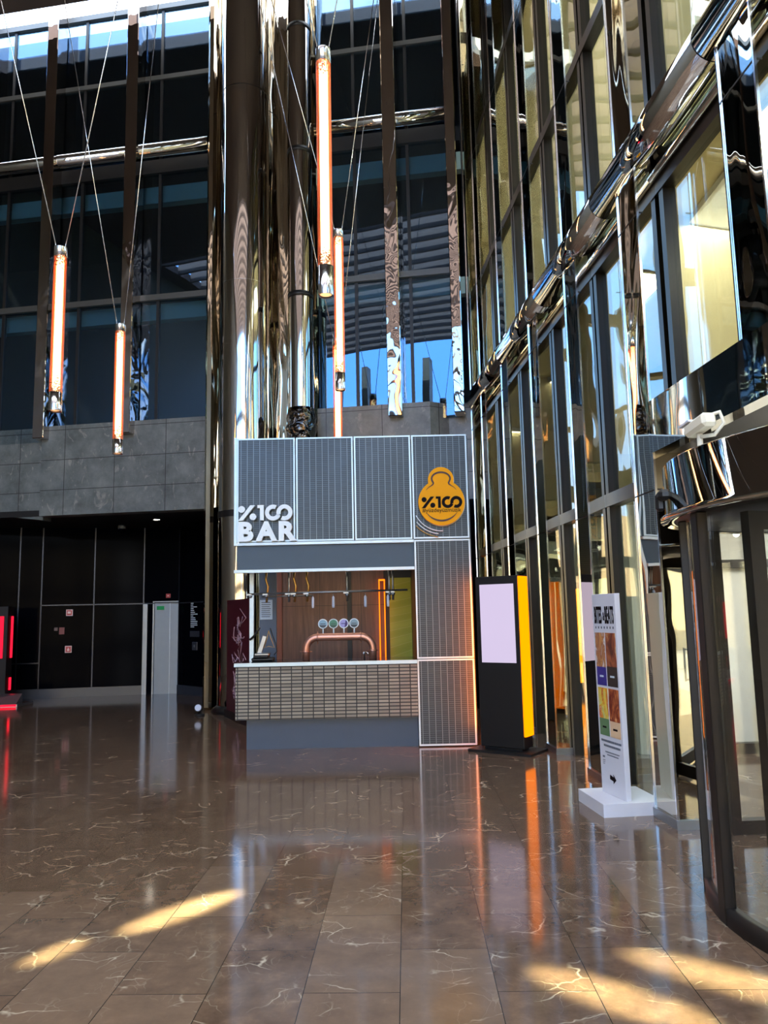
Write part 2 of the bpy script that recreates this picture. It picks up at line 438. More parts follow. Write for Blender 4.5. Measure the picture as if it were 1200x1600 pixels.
def copy_tree(o, parent=None):
    c = o.copy(); COL.objects.link(c)
    if parent: c.parent = parent
    for ch in o.children: copy_tree(ch, c)
    return c
def text_mb(body, size, M, extrude=0.01, bold=0.0, xs=1.0, align='LEFT', spacing=1.0):
    cu = bpy.data.curves.new('letters', 'FONT'); cu.body = body; cu.size = size; cu.extrude = extrude; cu.offset = bold
    cu.align_x = align; cu.space_character = spacing; cu.resolution_u = 3
    ob = bpy.data.objects.new('letters', cu); COL.objects.link(ob)
    dg = bpy.context.evaluated_depsgraph_get(); dg.update()
    me = bpy.data.meshes.new_from_object(ob.evaluated_get(dg))
    mb = MB(); S = Matrix.Diagonal((xs, 1, 1, 1))
    mb.add([M @ (S @ v.co) for v in me.vertices], [list(p.vertices) for p in me.polygons])
    bpy.data.objects.remove(ob); bpy.data.meshes.remove(me); bpy.data.curves.remove(cu)
    return mb
def facing(x, y, z):                       # local x right, local y up, local z towards -Y
    return Matrix(((1, 0, 0, x), (0, 0, -1, y), (0, 1, 0, z), (0, 0, 0, 1)))

# ------------------------------------------------------------------ frames of the two glazed walls
K = 0.165; LB = sqrt(1 + K * K)
BX, BY = 1 / LB, -K / LB                    # along the back facade
def MBK(d=0.0):                             # local x along, y into the building, z up
    return Matrix(((BX, K / LB, 0, 0), (BY, 1 / LB, 0, 14.2), (0, 0, 1, 0), (0, 0, 0, 1)))
FB = MBK()
KR = 0.07; LR = sqrt(1 + KR * KR)
# right wall: local x along the wall (away from the camera), local y out of the atrium
FR = Matrix(((-KR / LR, 1 / LR, 0, 1.99), (1 / LR, KR / LR, 0, 9.5), (0, 0, 1, 0), (0, 0, 0, 1)))
def ry(Y): return (Y - 9.5) * LR            # wall coordinate of world depth Y
TOP = 14.4

# ================================================================== STRUCTURE
# ground outside and floor inside
struct(MB().box(-60, 60, -60, 60, -0.30, -0.06).build('floor_outside', M_PLAZA))
struct(MB().box(-12, 7.2, -9, 18.4, -0.06, 0.0).build('floor', M_FLOOR))
# roof: slatted over the front, solid over the middle, glazed strip left open at the back with beams
cb = MB().prism([(-12.2, 5.2), (2.9, 5.2), (2.9, 13.72 - 2.9 * K - 0.3), (-12.2, 13.72 + 12.2 * K - 0.3)], TOP, TOP + 0.3).box(-12.2, -11.4, -9, 5.2, TOP, TOP + 0.3).box(2.2, 2.9, -9, 5.2, TOP, TOP + 0.3)
y = -6.3  # unseen louvre slats, added to let daylight down on the near floor
while y < 5.2:
    cb.box(-11.4, 2.2, y, y + 0.10, TOP, TOP + 0.75); y += 0.80
struct(cb.build('ceiling', M_ROOF))
# left wall of the atrium
struct(MB().box(-12.2, -12, -9, 18.4, -0.06, TOP).build('wall_left', M_LEFT))
# glazed front behind the camera: mullions and rails only where glass would stand
front = MB()
x = -12.0
while x < 2.9:
    front.box(x, x + 0.28, -9.0, -8.5, -0.06, TOP); x += 1.66
for z0, z1 in ((0, 0.12), (2.9, 3.25), (5.5, 6.1), (8.2, 8.32), (11.0, 11.4)):
    front.box(-12, 2.9, -8.95, -8.6, z0, z1)
struct(front.build('wall_front', M_LEFT))
# buildings across the plaza, as the mirrors show them
tb = MB()
for x0, x1, y0, y1, h in ((-30, -17, -34, -26, 9), (-15, -4, -36, -28, 7), (-2, 12, -40, -30, 10), (14, 30, -30, -20, 8)):
    tb.box(x0, x1, y0, y1, -0.06, h)
struct(tb.build('wall_plaza', M_TOWN))
struct(MB().box(16, 18, -12, 30, -0.06, 8).build('wall_street', plain('grey_render', lin(150, 148, 146), 0.9)))

# ---- back facade
def bk(x): return x * LB                    # world X on the facade -> along coordinate
LX0, LX1 = -11.8, -3.36
MX0, MX1 = -1.2, 1.62
# rooms behind the tinted glass
for nm, x0, x1 in (('wall_back_rooms', LX0, LX1), ('wall_back_room_middle', MX0, MX1)):
    m = MB(); a, b = bk(x0), bk(x1)
    m.box(a, b, 3.6, 3.8, 3.8, TOP, FB)
    m.box(a - 0.1, a, 0.25, 3.8, 3.8, TOP, FB); m.box(b, b + 0.1, 0.25, 3.8, 3.8, TOP, FB)
    m.box(a, b, 0.12, 3.8, 5.15, 5.5, FB)
    m.box(a, b, 0.12, 3.8, 10.9, 11.2, FB)
    m.box(a, b, 0.10, 3.8, 14.1, 14.4, FB)
    struct(m.build(nm, M_NAVY))
    m = MB(); m.box(a, b, 0.22, 0.40, 10.35, 10.72, FB); m.box(a, b, 0.22, 0.40, 7.78, 8.12, FB)
    struct(m.build('trim_soffit', M_TEAL))
# glazed bays
wn_i = 0
def bay(xa, xb, z0, z1, mull, glassmat=M_GLASS):
    global wn_i
    wn_i += 1
    w = sthing('window_%d' % wn_i, FB @ Vector((bk((xa + xb) / 2), 0, z0)))
    a, b = bk(xa), bk(xb)
    MB().box(a, b, 0.02, 0.04, z0, z1, FB).build('pane', glassmat, w)
    MB().box(a, b, -0.05, 0.06, 8.10, 8.22, FB).build('transom', M_GREYFR, w)
    for xm in mull:
        MB().box(bk(xm) - 0.03, bk(xm) + 0.03, 0.0, 0.08, z0, z1, FB).build('mullion', M_BLACKM, w)
    MB().box(a, b, -0.04, 0.1, z1 - 0.12, z1, FB).build('top_rail', M_GREYFR, w)
    MB().box(a, b, -0.02, 0.08, 13.0, 13.1, FB).build('upper_rail', M_GREYFR, w)
TZ = 14.75
bay(-11.6, -8.7, 5.3, TZ, (-10.1,)); bay(-8.7, -6.9, 5.3, TZ, (-7.93,)); bay(-6.9, -5.1, 5.3, TZ, (-6.24,)); bay(-5.1, -3.38, 5.3, TZ, (-4.51,))
bay(-1.2, 0.3, 5.3, TZ, (-0.45,)); bay(0.3, 1.5, 5.3, TZ, (0.6,))
# mirror-clad fins on the back facade
tr_i = 0
def trim(mb, mat, nm=None):
    global tr_i
    tr_i += 1
    return struct(mb.build('trim_%d' % tr_i, mat))
for xa, xb in ((-8.62, -8.38), (-6.93, -6.69), (-5.12, -4.87), (0.17, 0.43), (1.37, 1.56)):
    trim(MB().box(bk(xa), bk(xb), -0.36, 0.0, 5.3, TOP + 3, FB, bev=0.012), M_FINB)
# slab-edge tubes
for xa, xb in ((-11.6, -3.4), (-1.2, 1.45)):
    trim(MB().tube([FB @ Vector((bk(xa), -0.14, 11.32)), FB @ Vector((bk(xb), -0.14, 11.32))], 0.135, 20), M_CHROME)
    trim(MB().box(bk(xa), bk(xb), -0.05, 0.15, 10.86, 11.16, FB), M_BLACKM)
# stone parapets
struct(MB().box(bk(-6.84), bk(-3.33), -0.16, 0.14, 3.76, 5.58, FB).build('wall_parapet_left', M_STONE))
pl = MB(); a0, a1 = bk(-11.9), bk(-6.87)
poly = [(a0, 4.35), (a1, 3.70), (a1, 5.60), (a0, 5.62)]
pl.add([FB @ Vector((x, 0.02, z)) for x, z in poly] + [FB @ Vector((x, 0.3, z)) for x, z in poly],
       [(0, 1, 2, 3), (7, 6, 5, 4), (0, 4, 5, 1), (1, 5, 6, 2), (2, 6, 7, 3), (3, 7, 4, 0)])
struct(pl.build('wall_parapet_far', M_STONE))
pm = MB().prism([(bk(-1.2), -0.16), (bk(0.92), -0.16), (bk(1.24), 0.10), (bk(1.72), 0.10), (bk(1.72), 0.3), (bk(-1.2), 0.3)], 3.76, 5.58, FB)
struct(pm.build('wall_parapet_middle', M_STONE))
struct(MB().box(bk(-3.3), bk(1.9), 0.14, 0.34, 0, 3.9, FB).build('wall_behind_kiosk', M_BLACK))
# mirrored backing between the two round columns, and the bright pilaster at the end of the left bays
struct(MB().box(bk(-3.3), bk(-1.22), 0.0, 0.12, 3.8, TOP + 3, FB).build('wall_mirror', M_GOLD))
trim(MB().box(bk(-3.38), bk(-3.2), -0.30, 0.0, 0.0, TOP + 3, FB, bev=0.05), M_GOLD)

# ---- recess under the left mezzanine: soffit and black panelled wall
sof = MB().prism([(-11.9, 16.0), (-6.86, 15.34), (-3.33, 14.76), (-3.3, 15.4), (-3.7, 17.0), (-4.7, 18.0), (-11.9, 18.2)], 3.78, 3.9)
struct(sof.build('ceiling_recess', M_BLACKM))
poly = [(-12, 16.4), (-7.72, 17.3), (-5.52, 17.72), (-5.30, 17.72), (-4.74, 17.72), (-3.72, 16.72), (-3.34, 15.2)]
def seg_M(p, q):
    a = Vector((*p, 0)); b = Vector((*q, 0)); d = (b - a); L = d.length; d.normalize()
    n = Vector((-d.y, d.x, 0))              # away from the hall
    return Matrix(((d.x, n.x, 0, a.x), (d.y, n.y, 0, a.y), (0, 0, 1, 0), (0, 0, 0, 1))), L
SEGS = []
for i in range(len(poly) - 1):
    SEGS.append(seg_M(poly[i], poly[i + 1]))
wl = MB(); sk = MB()
for i, (M, L) in enumerate(SEGS):
    if i == 3: wl.box(0, L, 0, 0.12, 2.04, 3.8, M); continue
    wl.box(0, L, 0, 0.12, 0, 3.8, M)
    if i == 2: continue
    sk.box(0, L, -0.025, 0.0, 0.0, 0.20, M)
for i, joints, rails in ((0, (1.3, 2.6, 3.9), (0.75,)), (1, (0.0, 1.12, 2.2), (2.02,)), (4, (0.0, 1.38), (2.02,)), (5, (0.6, 1.2), (2.02,)), (3, (), (2.04, )), (2, (), (2.02,))):
    M, L = SEGS[i]; gr = MB()
    for j in joints: gr.box(j, j + 0.025, -0.012, 0, 0.2, 3.78, M)
    for z in rails: gr.box(0, L, -0.012, 0, z, z + 0.025, M)
    struct(gr.build('trim_joint_%d' % (i + 1), M_GROOVE))
struct(wl.build('wall_back', M_BLACK)); struct(sk.build('baseboard_back', M_SKIRT))
# lift door
M, L = SEGS[3]
lift = sthing('door_1', M @ Vector((L / 2, 0, 0)))
MB().box(0.0, L * 0.62, 0.03, 0.07, 0.0, 2.04, M).build('door_leaf', M_LIFT, lift)
MB().box(L * 0.63, L, 0.05, 0.09, 0.0, 2.04, M).build('door_leaf', M_LIFT, lift)
MB().box(-0.03, 0.0, -0.01, 0.1, 0, 2.06, M).box(L, L + 0.03, -0.01, 0.1, 0, 2.06, M).box(-0.03, L + 0.03, -0.01, 0.1, 2.04, 2.08, M).build('door_frame', M_STEEL, lift)
trim(MB().box(-0.24, -0.14, -0.05, 0.0, 0, 2.02, M), M_STEEL)

# ---- right wall: mirror fins, glazed bays, rooms
FIN_Y = (12.69, 11.08, 9.41, 7.84, 6.20)
FIN_W, FIN_D, GL = 0.42, 0.20, 0.24
def fin(Yc, z0, z1, w=FIN_W):
    a = ry(Yc)
    f = MB().box(a, a + w, 0.0, GL + 0.08, z0, z1, FR, bev=0.01)
    o = trim(f, M_FIN)
    MB().box(a - 0.012, a + 0.006, -0.012, 0.006, z0, z1, FR).build('corner_bead', M_TRIM, o)
    MB().box(a + w - 0.006, a + w + 0.008, -0.010, 0.006, z0, z1, FR).build('corner_bead', M_TRIM, o)
    for z in (2.65, 5.05, 7.5, 9.9, 12.3):
        if z0 < z < z1: MB().box(a - 0.003, a + w + 0.003, -0.003, 0.05, z, z + 0.012, FR).build('panel_joint', M_BLACKM, o)
    return o
for Y in FIN_Y:
    fo = fin(Y, 0.0, TOP + 3)
    MB().box(ry(Y) - 0.02, ry(Y) + FIN_W + 0.02, -0.02, GL, 0.0, 0.07, FR).build('plinth', M_STEEL, fo)
fin(13.78, 0.0, TOP + 3, 0.25)
fin(4.36, 3.3, TOP + 3)
fin(2.7, 3.3, TOP + 3); fin(1.2, 0, TOP + 3); fin(-0.5, 0, TOP + 3); fin(-2.2, 0, TOP + 3); fin(-3.9, 0, TOP + 3); fin(-5.6, 0, TOP + 3)
def rbay(Ya, Yb, z0, z1, rails, mulls):
    global wn_i
    wn_i += 1
    a, b = ry(Ya), ry(Yb)
    w = sthing('window_%d' % wn_i, FR @ Vector(((a + b) / 2, GL, z0)))
    MB().box(a, b, GL, GL + 0.02, z0, z1, FR).build('pane', M_GLASSR, w)
    for z in rails: MB().box(a, b, GL - 0.07, GL + 0.05, z, z + 0.13, FR).build('transom', M_DARK if z > 4 else M_GREYFR, w)
    for y in mulls: MB().box(ry(y) - 0.04, ry(y) + 0.04, GL - 0.06, GL + 0.05, z0, z1, FR).build('mullion', M_DARK, w)
edges = [14.1, 12.69, 11.08, 9.41, 7.84, 6.20]
for k in range(5):
    Yb, Ya = edges[k], edges[k + 1] + FIN_W
    rbay(Ya, Yb, 0.0, TOP, (2.73, 5.22, 7.80, 10.5), (Yb - 0.06,))
rbay(4.78, 6.20, 3.3, TOP, (5.22, 7.80, 10.5), (6.12,))
rbay(3.12, 4.36, 3.3, TOP, (5.22, 7.80, 10.5), (4.28,))
rbay(1.62, 2.7, 3.3, TOP, (5.22, 7.80, 10.5), (2.62,))
for k, (ya, yb) in enumerate(((-0.08, 1.2), (-1.78, -0.5), (-3.48, -2.2), (-5.18, -3.9), (-8.6, -5.6))):
    rbay(ya, yb, 0.0, TOP, (2.73, 5.22, 7.80, 10.5), ())
# big chrome tube along the slab edge, in lengths with joint bands
tube_y = (0.4, 2.6, 4.9, 7.05, 9.2, 11.4, 14.0)
for a, b in zip(tube_y[:-1], tube_y[1:]):
    trim(MB().tube([FR @ Vector((ry(a) + 0.006, 0.06, 5.62)), FR @ Vector((ry(b) - 0.006, 0.06, 5.62))], 0.165, 28), M_CHROME)
trim(MB().tube([FR @ Vector((ry(0.4), 0.06, 5.62)), FR @ Vector((ry(14.0), 0.06, 5.62))], 0.150, 20), M_BLACKM)
trim(MB().tube([FR @ Vector((ry(0.4), 0.14, 5.36)), FR @ Vector((ry(14.0), 0.14, 5.36))], 0.035, 10), M_CHROME)
# rooms behind the right wall
RX = 7.0
rm = MB()
rm.box(RX, RX + 0.2, 6.2, 18.3, 0, 2.6); rm.box(RX, RX + 0.2, 6.2, 18.3, 5.2, 6.6); rm.box(RX, RX + 0.2, 6.2, 18.3, 10.6, TOP)
for y0, y1 in ((6.2, 6.8), (9.8, 10.4), (13.4, 14.2), (17.4, 18.3)): rm.box(RX, RX + 0.2, y0, y1, 2.6, 5.2).box(RX, RX + 0.2, y0, y1, 6.6, 10.6)
rm.box(1.9, RX, 18.2, 18.4, 0, TOP)
rm.box(4.95, 5.1, -8.6, 6.0, 3.3, TOP); rm.box(2.9, 5.1, -8.7, -8.6, 3.3, TOP)
struct(rm.build('wall_right_rooms', M_OLIVE))
sl = MB().box(ry(6.2), ry(18.2), GL + 0.06, 5.0, 5.38, 5.66, FR).box(ry(-8.6), ry(18.2), GL + 0.06, 5.0, 10.9, 11.4, FR).box(ry(-8.6), ry(18.2), GL + 0.06, 5.0, TOP - 0.1, TOP + 0.2, FR)
sl.box(ry(-8.6), ry(6.2), GL + 0.06, 5.0, 5.38, 5.66, FR)
struct(sl.build('ceiling_right_rooms', M_BEIGE))
struct(MB().box(2.95, RX, 9.3, 9.45, 0, 2.95).build('wall_vestibule', plain('vestibule_plaster', lin(206, 200, 190), 0.8)))
fm = MB()
for x in (3.2, 4.35, 5.5, 6.65): fm.box(x, x + 0.09, 9.2, 9.3, 0, 2.9)
fm.box(3.2, 6.7, 9.2, 9.3, 2.15, 2.25).box(3.2, 6.7, 9.2, 9.3, 0.0, 0.12)
struct(fm.build('trim_vestibule', M_DARK))
# beige partition close behind the near upper windows
bp = MB()
pts_o = []; pts_i = []
for i in range(13):
    a = i / 12
    x = 2.5 + 4.6 * a; y = 6.75 + 1.5 * a - 0.5 * a * a
    pts_o.append((x, y)); pts_i.append((x, y + 0.15))
bp.ringstrip(pts_o, pts_i, 3.4, TOP, None, closed=False)
struct(bp.build('wall_partition', M_BEIGE))
struct(MB().box(ry(-8.6), ry(6.2), GL + 0.08, 2.6, 3.28, 3.4, FR).build('floor_upper', M_BEIGE))
# fill lights added to brighten the rooms behind the right glass
def fill_panel(x, y, z, sx, sy, power, col, label):
    t_ = thing('fill_light', (x, y, z), label, 'fill light')
    MB().box(x - sx / 2, x + sx / 2, y - sy / 2, y + sy / 2, z - 0.01, z + 0.05).build('housing', M_WHITE, t_)
    l = bpy.data.lights.new('lamp', 'AREA'); l.shape = 'RECTANGLE'; l.size = sx; l.size_y = sy; l.energy = power; l.color = col
    lo = bpy.data.objects.new('lamp', l); COL.objects.link(lo); lo.location = (0, 0, -0.03); lo.parent = t_
    return t_
LIGHTS = [(3.2, 3.4, 5.32, 0.5, 2.4, 60), (3.2, 6.4, 5.32, 0.5, 1.6, 22), (3.2, 3.8, 10.8, 0.6, 5.0, 130), (4.6, 9.5, 10.8, 1.5, 4.0, 60)]
fill_panel(*LIGHTS[0], (1, 0.9, 0.72), 'added fill panel behind the upper glass above the revolving door')
fill_panel(*LIGHTS[1], (1, 0.9, 0.72), 'added fill panel behind the right glass beside the tall mirror fin')
fill_panel(*LIGHTS[2], (1, 0.9, 0.72), 'added fill panel of the upper storey at the right edge')
fill_panel(*LIGHTS[3], (1, 0.92, 0.78), 'added fill panel of the upper storey deeper behind the right glass')

fill_panel(4.6, 7.6, 2.88, 1.6, 1.2, 45, (1, 0.94, 0.84), 'added fill panel in the vestibule behind the revolving door')  # added to brighten the vestibule
def uplight(x, y, z, power, label):  # unseen upward fill, added to brighten the ceilings behind the right glass
    t_ = thing('upfill', (x, y, z), label, 'light')
    MB().box(x - 0.4, x + 0.4, y - 0.3, y + 0.3, z, z + 0.12).build('housing', M_GREYPL, t_)
    l = bpy.data.lights.new('lamp', 'AREA'); l.shape = 'RECTANGLE'; l.size = 0.7; l.size_y = 0.5; l.energy = power; l.color = (1, 0.9, 0.72)
    lo = bpy.data.objects.new('lamp', l); COL.objects.link(lo); lo.location = (0, 0, 0.13); lo.rotation_euler = (pi, 0, 0); lo.parent = t_
uplight(5.2, 12.0, 5.67, 90, 'added unseen uplighter on the upper floor behind the far right glass')
uplight(4.8, 9.3, 5.67, 90, 'added unseen uplighter on the upper floor behind the middle of the right glass')
uplight(5.2, 12.5, 0.0, 60, 'added unseen uplighter on the ground floor behind the right glass')
# ---- portal above the revolving door
por = MB().box(ry(1.62), ry(6.20), -0.03, 0.10, 2.95, 3.38, FR)
trim(por, M_DRUM)
trim(MB().box(ry(1.62), ry(6.20), 0.10, 2.6, 2.96, 3.2, FR), M_BLACKM)
wv = sthing('window_vestibule', FR @ Vector((ry(6.05), 1.3, 0)))
MB().box(ry(6.04), ry(6.06), 0.36, 2.6, 0.1, 2.9, FR).build('pane', M_CLEAR, wv)
MB().box(ry(6.0), ry(6.1), 0.32, 2.6, 0.0, 0.1, FR).box(ry(6.0), ry(6.1), 0.32, 2.6, 2.85, 2.95, FR).box(ry(6.0), ry(6.1), 0.32, 0.40, 0.1, 2.85, FR).box(ry(6.0), ry(6.1), 1.4, 1.48, 0.1, 2.85, FR).build('frame', M_DARK, wv)

# ================================================================== COLUMNS
c = thing('round_column', (-2.62, 14.25, 0), 'wide round mirror-clad column rising behind the left side of the kiosk', 'column')
MB().lathe(-2.62, 14.25, [(0.47, 0.12), (0.47, 12.0)], 64, caps=False).build('cladding', M_COLM, c)
MB().lathe(-2.62, 14.25, [(0.47, 12.02), (0.47, TOP + 3)], 64, caps=False).build('cladding', M_COLM, c)
MB().lathe(-2.62, 14.25, [(0.465, 11.99), (0.465, 12.03)], 64, caps=False).build('joint', M_BLACKM, c)
MB().lathe(-2.62, 14.25, [(0.474, 8.0), (0.474, 8.012)], 64, caps=False).build('joint', M_TRIM, c)
MB().lathe(-2.62, 14.25, [(0.474, 3.5), (0.474, 3.62)], 64, caps=False).build('joint', M_BLACKM, c)
MB().lathe(-2.62, 14.25, [(0.56, 0.0), (0.56, 0.05), (0.50, 0.10), (0.47, 0.13)], 64).build('base_ring', M_BLACKM, c)
c = thing('round_column', (-1.5, 13.95, 0), 'slimmer round mirror-clad column with dark ring joints beside the big pendant', 'column')
for z0, z1 in ((5.5, 7.66), (7.70, 10.58), (10.62, 13.2), (13.24, TOP + 3)):
    MB().lathe(-1.5, 13.95, [(0.235, z0), (0.235, z1)], 48, caps=False).build('cladding', M_COLM, c)
for z in (7.63, 10.55, 13.18):
    MB().lathe(-1.5, 13.95, [(0.242, z), (0.242, z + 0.10)], 48).build('ring_joint', M_BLACKM, c)
MB().lathe(-1.5, 13.95, [(0.26, 3.8), (0.26, 5.0), (0.30, 5.12), (0.26, 5.22), (0.28, 5.32), (0.24, 5.5)], 48).build('crumpled_base', mirror('crumpled_black', (0.1, 0.1, 0.1, 1), 0.15, 0.1, (6, 6, 6)), c)
# ring light on the floor at the column foot
u = thing('floor_uplight', (-3.28, 13.72, 0), 'small black floor uplight with a bright lens at the foot of the round column', 'light')
MB().lathe(-3.28, 13.72, [(0.09, 0), (0.09, 0.03), (0.03, 0.04), (0.03, 0.10)], 20).build('base', M_BLACKM, u)
MB().tube([(-3.28, 13.75, 0.12), (-3.28, 13.60, 0.15)], [0.05, 0.065], 16).build('housing', M_BLACKM, u)
MB().tube([(-3.28, 13.605, 0.149), (-3.28, 13.59, 0.152)], 0.055, 16).build('lens', M_WHITE, u)

# ================================================================== KIOSK BAR
KF = 10.10                                   # front plane
bar = thing('bar_kiosk', (-0.4, 11.2, 0), 'grey perforated metal bar kiosk with a tiled counter and brown timber inside', 'kiosk')
XL, XR, XC = -1.95, 1.12, 0.385              # left, right, column's left edge
MB().box(-1.83, XC, 10.20, 10.60, 0.0, 0.385).build('plinth', M_PLINTH, bar)
MB().box(XL, XC, 10.06, 10.56, 0.385, 1.062).build('tiled_front', M_TILE, bar)
ct = MB().box(XL - 0.01, XC, 10.05, 10.90, 1.062, 1.095).build('counter_top', M_COUNTER, bar)
MB().box(XL - 0.015, XC, 10.03, 10.055, 1.055, 1.10).build('edge_strip', M_KTRIM, ct)
# slate lintel between two bright strips
MB().box(XL, XC, KF + 0.02, 10.6, 2.30, 2.62).build('lintel', M_BAND, bar)
MB().box(XL - 0.03, XC, KF - 0.02, 10.2, 2.62, 2.655).build('strip', M_KTRIM, bar)
MB().box(XL - 0.03, XC, KF - 0.02, 10.2, 2.262, 2.30).build('strip', M_KTRIM, bar)
# roof box and column box behind the perforated panels
MB().box(XL + 0.02, XR, KF + 0.05, 12.45, 2.66, 4.02).build('roof_box', M_BLACKM, bar)
MB().box(XC + 0.02, XR - 0.01, KF + 0.05, 12.45, 0.02, 2.66).build('corner_box', M_BLACKM, bar)
def mesh_panel(x0, x1, z0, z1):
    p = MB().box(x0 + 0.02, x1 - 0.02, KF + 0.012, KF + 0.028, z0 + 0.02, z1 - 0.02).build('mesh_panel', M_PERF, bar)
    fr = MB()
    w = 0.020
    fr.box(x0, x0 + w, KF, KF + 0.04, z0, z1).box(x1 - w, x1, KF, KF + 0.04, z0, z1)
    fr.box(x0 + w, x1 - w, KF, KF + 0.04, z0, z0 + w).box(x0 + w, x1 - w, KF, KF + 0.04, z1 - w, z1)
    fr.build('panel_frame', M_KTRIM, p)
    return p
for x0, x1 in ((XL, -1.178), (-1.162, -0.402), (-0.386, 0.368), (0.384, XR)): mesh_panel(x0, x1, 2.665, 4.06)
mesh_panel(XC + 0.005, XR + 0.005, 1.108, 2.65)
mesh_panel(XC + 0.005, XR + 0.005, 0.015, 1.098)
MB().box(XL - 0.035, XL, KF - 0.01, KF + 0.05, 2.62, 4.07).build('corner_post', M_KTRIM, bar)
# right side cladding of the corner
sp_ = MB().box(XR + 0.002, XR + 0.02, KF + 0.04, 12.45, 0.015, 4.05).build('side_cladding', M_PERF, bar)
# inside: left wall, back wall, ceiling
MB().box(-1.85, -1.60, 11.30, 11.36, 0.0, 2.66).build('inner_side_wall', M_SIDE, bar)
MB().box(-1.87, -1.815, 10.62, 10.67, 1.095, 2.30).build('white_post', M_KTRIM, bar)
MB().box(-1.76, -0.03, 12.40, 12.45, 0.0, 2.66).build('timber_back_wall', M_WOOD, bar)
MB().box(-1.76, -1.66, 12.36, 12.40, 0.0, 2.66).build('timber_post', plain('red_timber', lin(124, 62, 36), 0.45), bar)
MB().box(-0.62, -0.55, 12.37, 12.40, 0.0, 2.66).build('dark_post', M_BLACKM, bar)
MB().box(-0.03, XC + 0.1, 12.42, 12.45, 0.0, 2.66).build('dark_back_panel', M_BLACKM, bar)
lp = MB().box(0.055, XC + 0.09, 12.36, 12.40, 0.6, 2.26).build('lime_poster', M_LIME, bar)
nf = MB().box(-0.112, -0.094, 12.30, 12.33, 0.9, 2.24).box(-0.028, -0.010, 12.30, 12.33, 0.9, 2.24).box(-0.094, -0.028, 12.30, 12.33, 2.215, 2.24)
nf.build('glowing_frame', M_ORNEON, bar)
# lamp inside the kiosk ceiling
kl = bpy.data.lights.new('kiosk_lamp', 'AREA'); kl.shape = 'RECTANGLE'; kl.size = 1.8; kl.size_y = 0.3; kl.energy = 4; kl.color = (1, 0.86, 0.72)
ko = bpy.data.objects.new('kiosk_lamp', kl); COL.objects.link(ko); ko.parent = bar; ko.location = (-0.5, 0.2, 2.64)

# white letters "%100 BAR"
def logo100(M, w, z0, z1, parent, mat, bevel_name='numeral'):
    """the %100 mark; local unit: height 1, length 3.45"""
    S = M @ Matrix.Diagonal((w, w, 1, 1))
    disc = lambda cx, cy, r: [(cx + r * cos(2 * pi * i / 28), cy + r * sin(2 * pi * i / 28)) for i in range(28)]
    pc = MB()
    pc.prism(disc(0.22, 0.74, 0.22), z0, z1, S)
    pc.prism([(0.0, 0.0), (0.30, 0.0), (1.10, 1.0), (0.78, 1.0)], z0, z1, S)
    pc.prism(disc(0.96, 0.24, 0.22), z0, z1, S)
    pc.build('percent_sign', mat, parent)
    one = MB().prism([(1.42, 0), (1.66, 0), (1.66, 1.0), (1.24, 1.0), (1.24, 0.80), (1.42, 0.80)], z0, z1, S)
    one.build(bevel_name, mat, parent)
    for cx, a0, a1 in ((2.26, radians(62), radians(360 - 22)), (3.0, radians(-118 - 360 * 0), radians(160 + 40))):
        n = 40; out = []; inn = []
        for i in range(n + 1):
            a = a0 + (a1 - a0) * i / n
            out.append((cx + 0.52 * cos(a), 0.49 + 0.52 * sin(a))); inn.append((cx + 0.25 * cos(a), 0.49 + 0.25 * sin(a)))
        MB().ringstrip(out, inn, z0, z1, S, closed=False).build(bevel_name, mat, parent)
sg = thing('bar_sign', (-1.56, KF, 2.68), 'raised white %100 BAR lettering on the lower left perforated panel', 'sign')
logo100(facing(-1.92, KF - 0.01, 2.945), 0.203, 0.0, 0.055, sg, M_SIGNW)
for ch, x0 in (('B', -1.925), ('A', -1.665), ('R', -1.395)):
    text_mb(ch, 0.335, facing(x0, KF - 0.04, 2.685), 0.028, 0.017, 1.04).build('letter', M_SIGNW, sg)

# yellow bulb-shaped sign
ys = thing('bulb_sign', (0.76, KF, 2.83), 'yellow bulb-shaped %100 sign on the upper right perforated panel', 'sign')
BCX, BCZ, BR, NZ, NR = 0.76, 3.135, 0.305, 0.30, 0.17
def bulb_r(a, R, nr, nz):
    # farther edge of either circle along direction a from the big centre
    dx, dz = cos(a), sin(a); b = nz * dz; disc = b * b - (nz * nz - nr * nr)
    return max(R, b + sqrt(disc)) if disc > 0 and b > 0 else R
N = 120
pts = [(bulb_r(2 * pi * i / N, BR, NR, NZ) * cos(2 * pi * i / N), bulb_r(2 * pi * i / N, BR, NR, NZ) * sin(2 * pi * i / N)) for i in range(N)]
MF = facing(BCX, KF - 0.02, BCZ)
MB().prism(pts, 0.0, 0.05, MF).build('sign_board', M_YELLOW, ys)
bk_ = MB().prism([(x * 1.012 + 0.006, z * 1.012 - 0.003) for x, z in pts], -0.012, -0.001, MF).build('sign_back', M_SIGNW, ys)
def ribbon(path, widths, z0=0.05, z1=0.056):
    o = []; i_ = []
    for k, (x, z) in enumerate(path):
        xa, za = path[max(k - 1, 0)]; xb, zb = path[min(k + 1, len(path) - 1)]
        d = Vector((xb - xa, zb - za)); d.normalize(); w = widths[k] / 2
        o.append((x - d.y * w, z + d.x * w)); i_.append((x + d.y * w, z - d.x * w))
    return MB().ringstrip(o, i_, z0, z1, MF, closed=False)
path = [(-0.20, 0.165), (-0.165, 0.20), (-0.125, 0.225), (-0.105, 0.240), (-0.10, 0.256)]
for i in range(19):
    a = radians(205 - 230 * i / 18); path.append((0.122 * cos(a), 0.315 + 0.085 * sin(a)))
path += [(0.10, 0.256), (0.105, 0.240), (0.125, 0.225), (0.165, 0.20), (0.20, 0.165)]
n = len(path); wd = [0.022 * min(1, 0.15 + 1.3 * min(k, n - 1 - k) / (n * 0.22)) for k in range(n)]
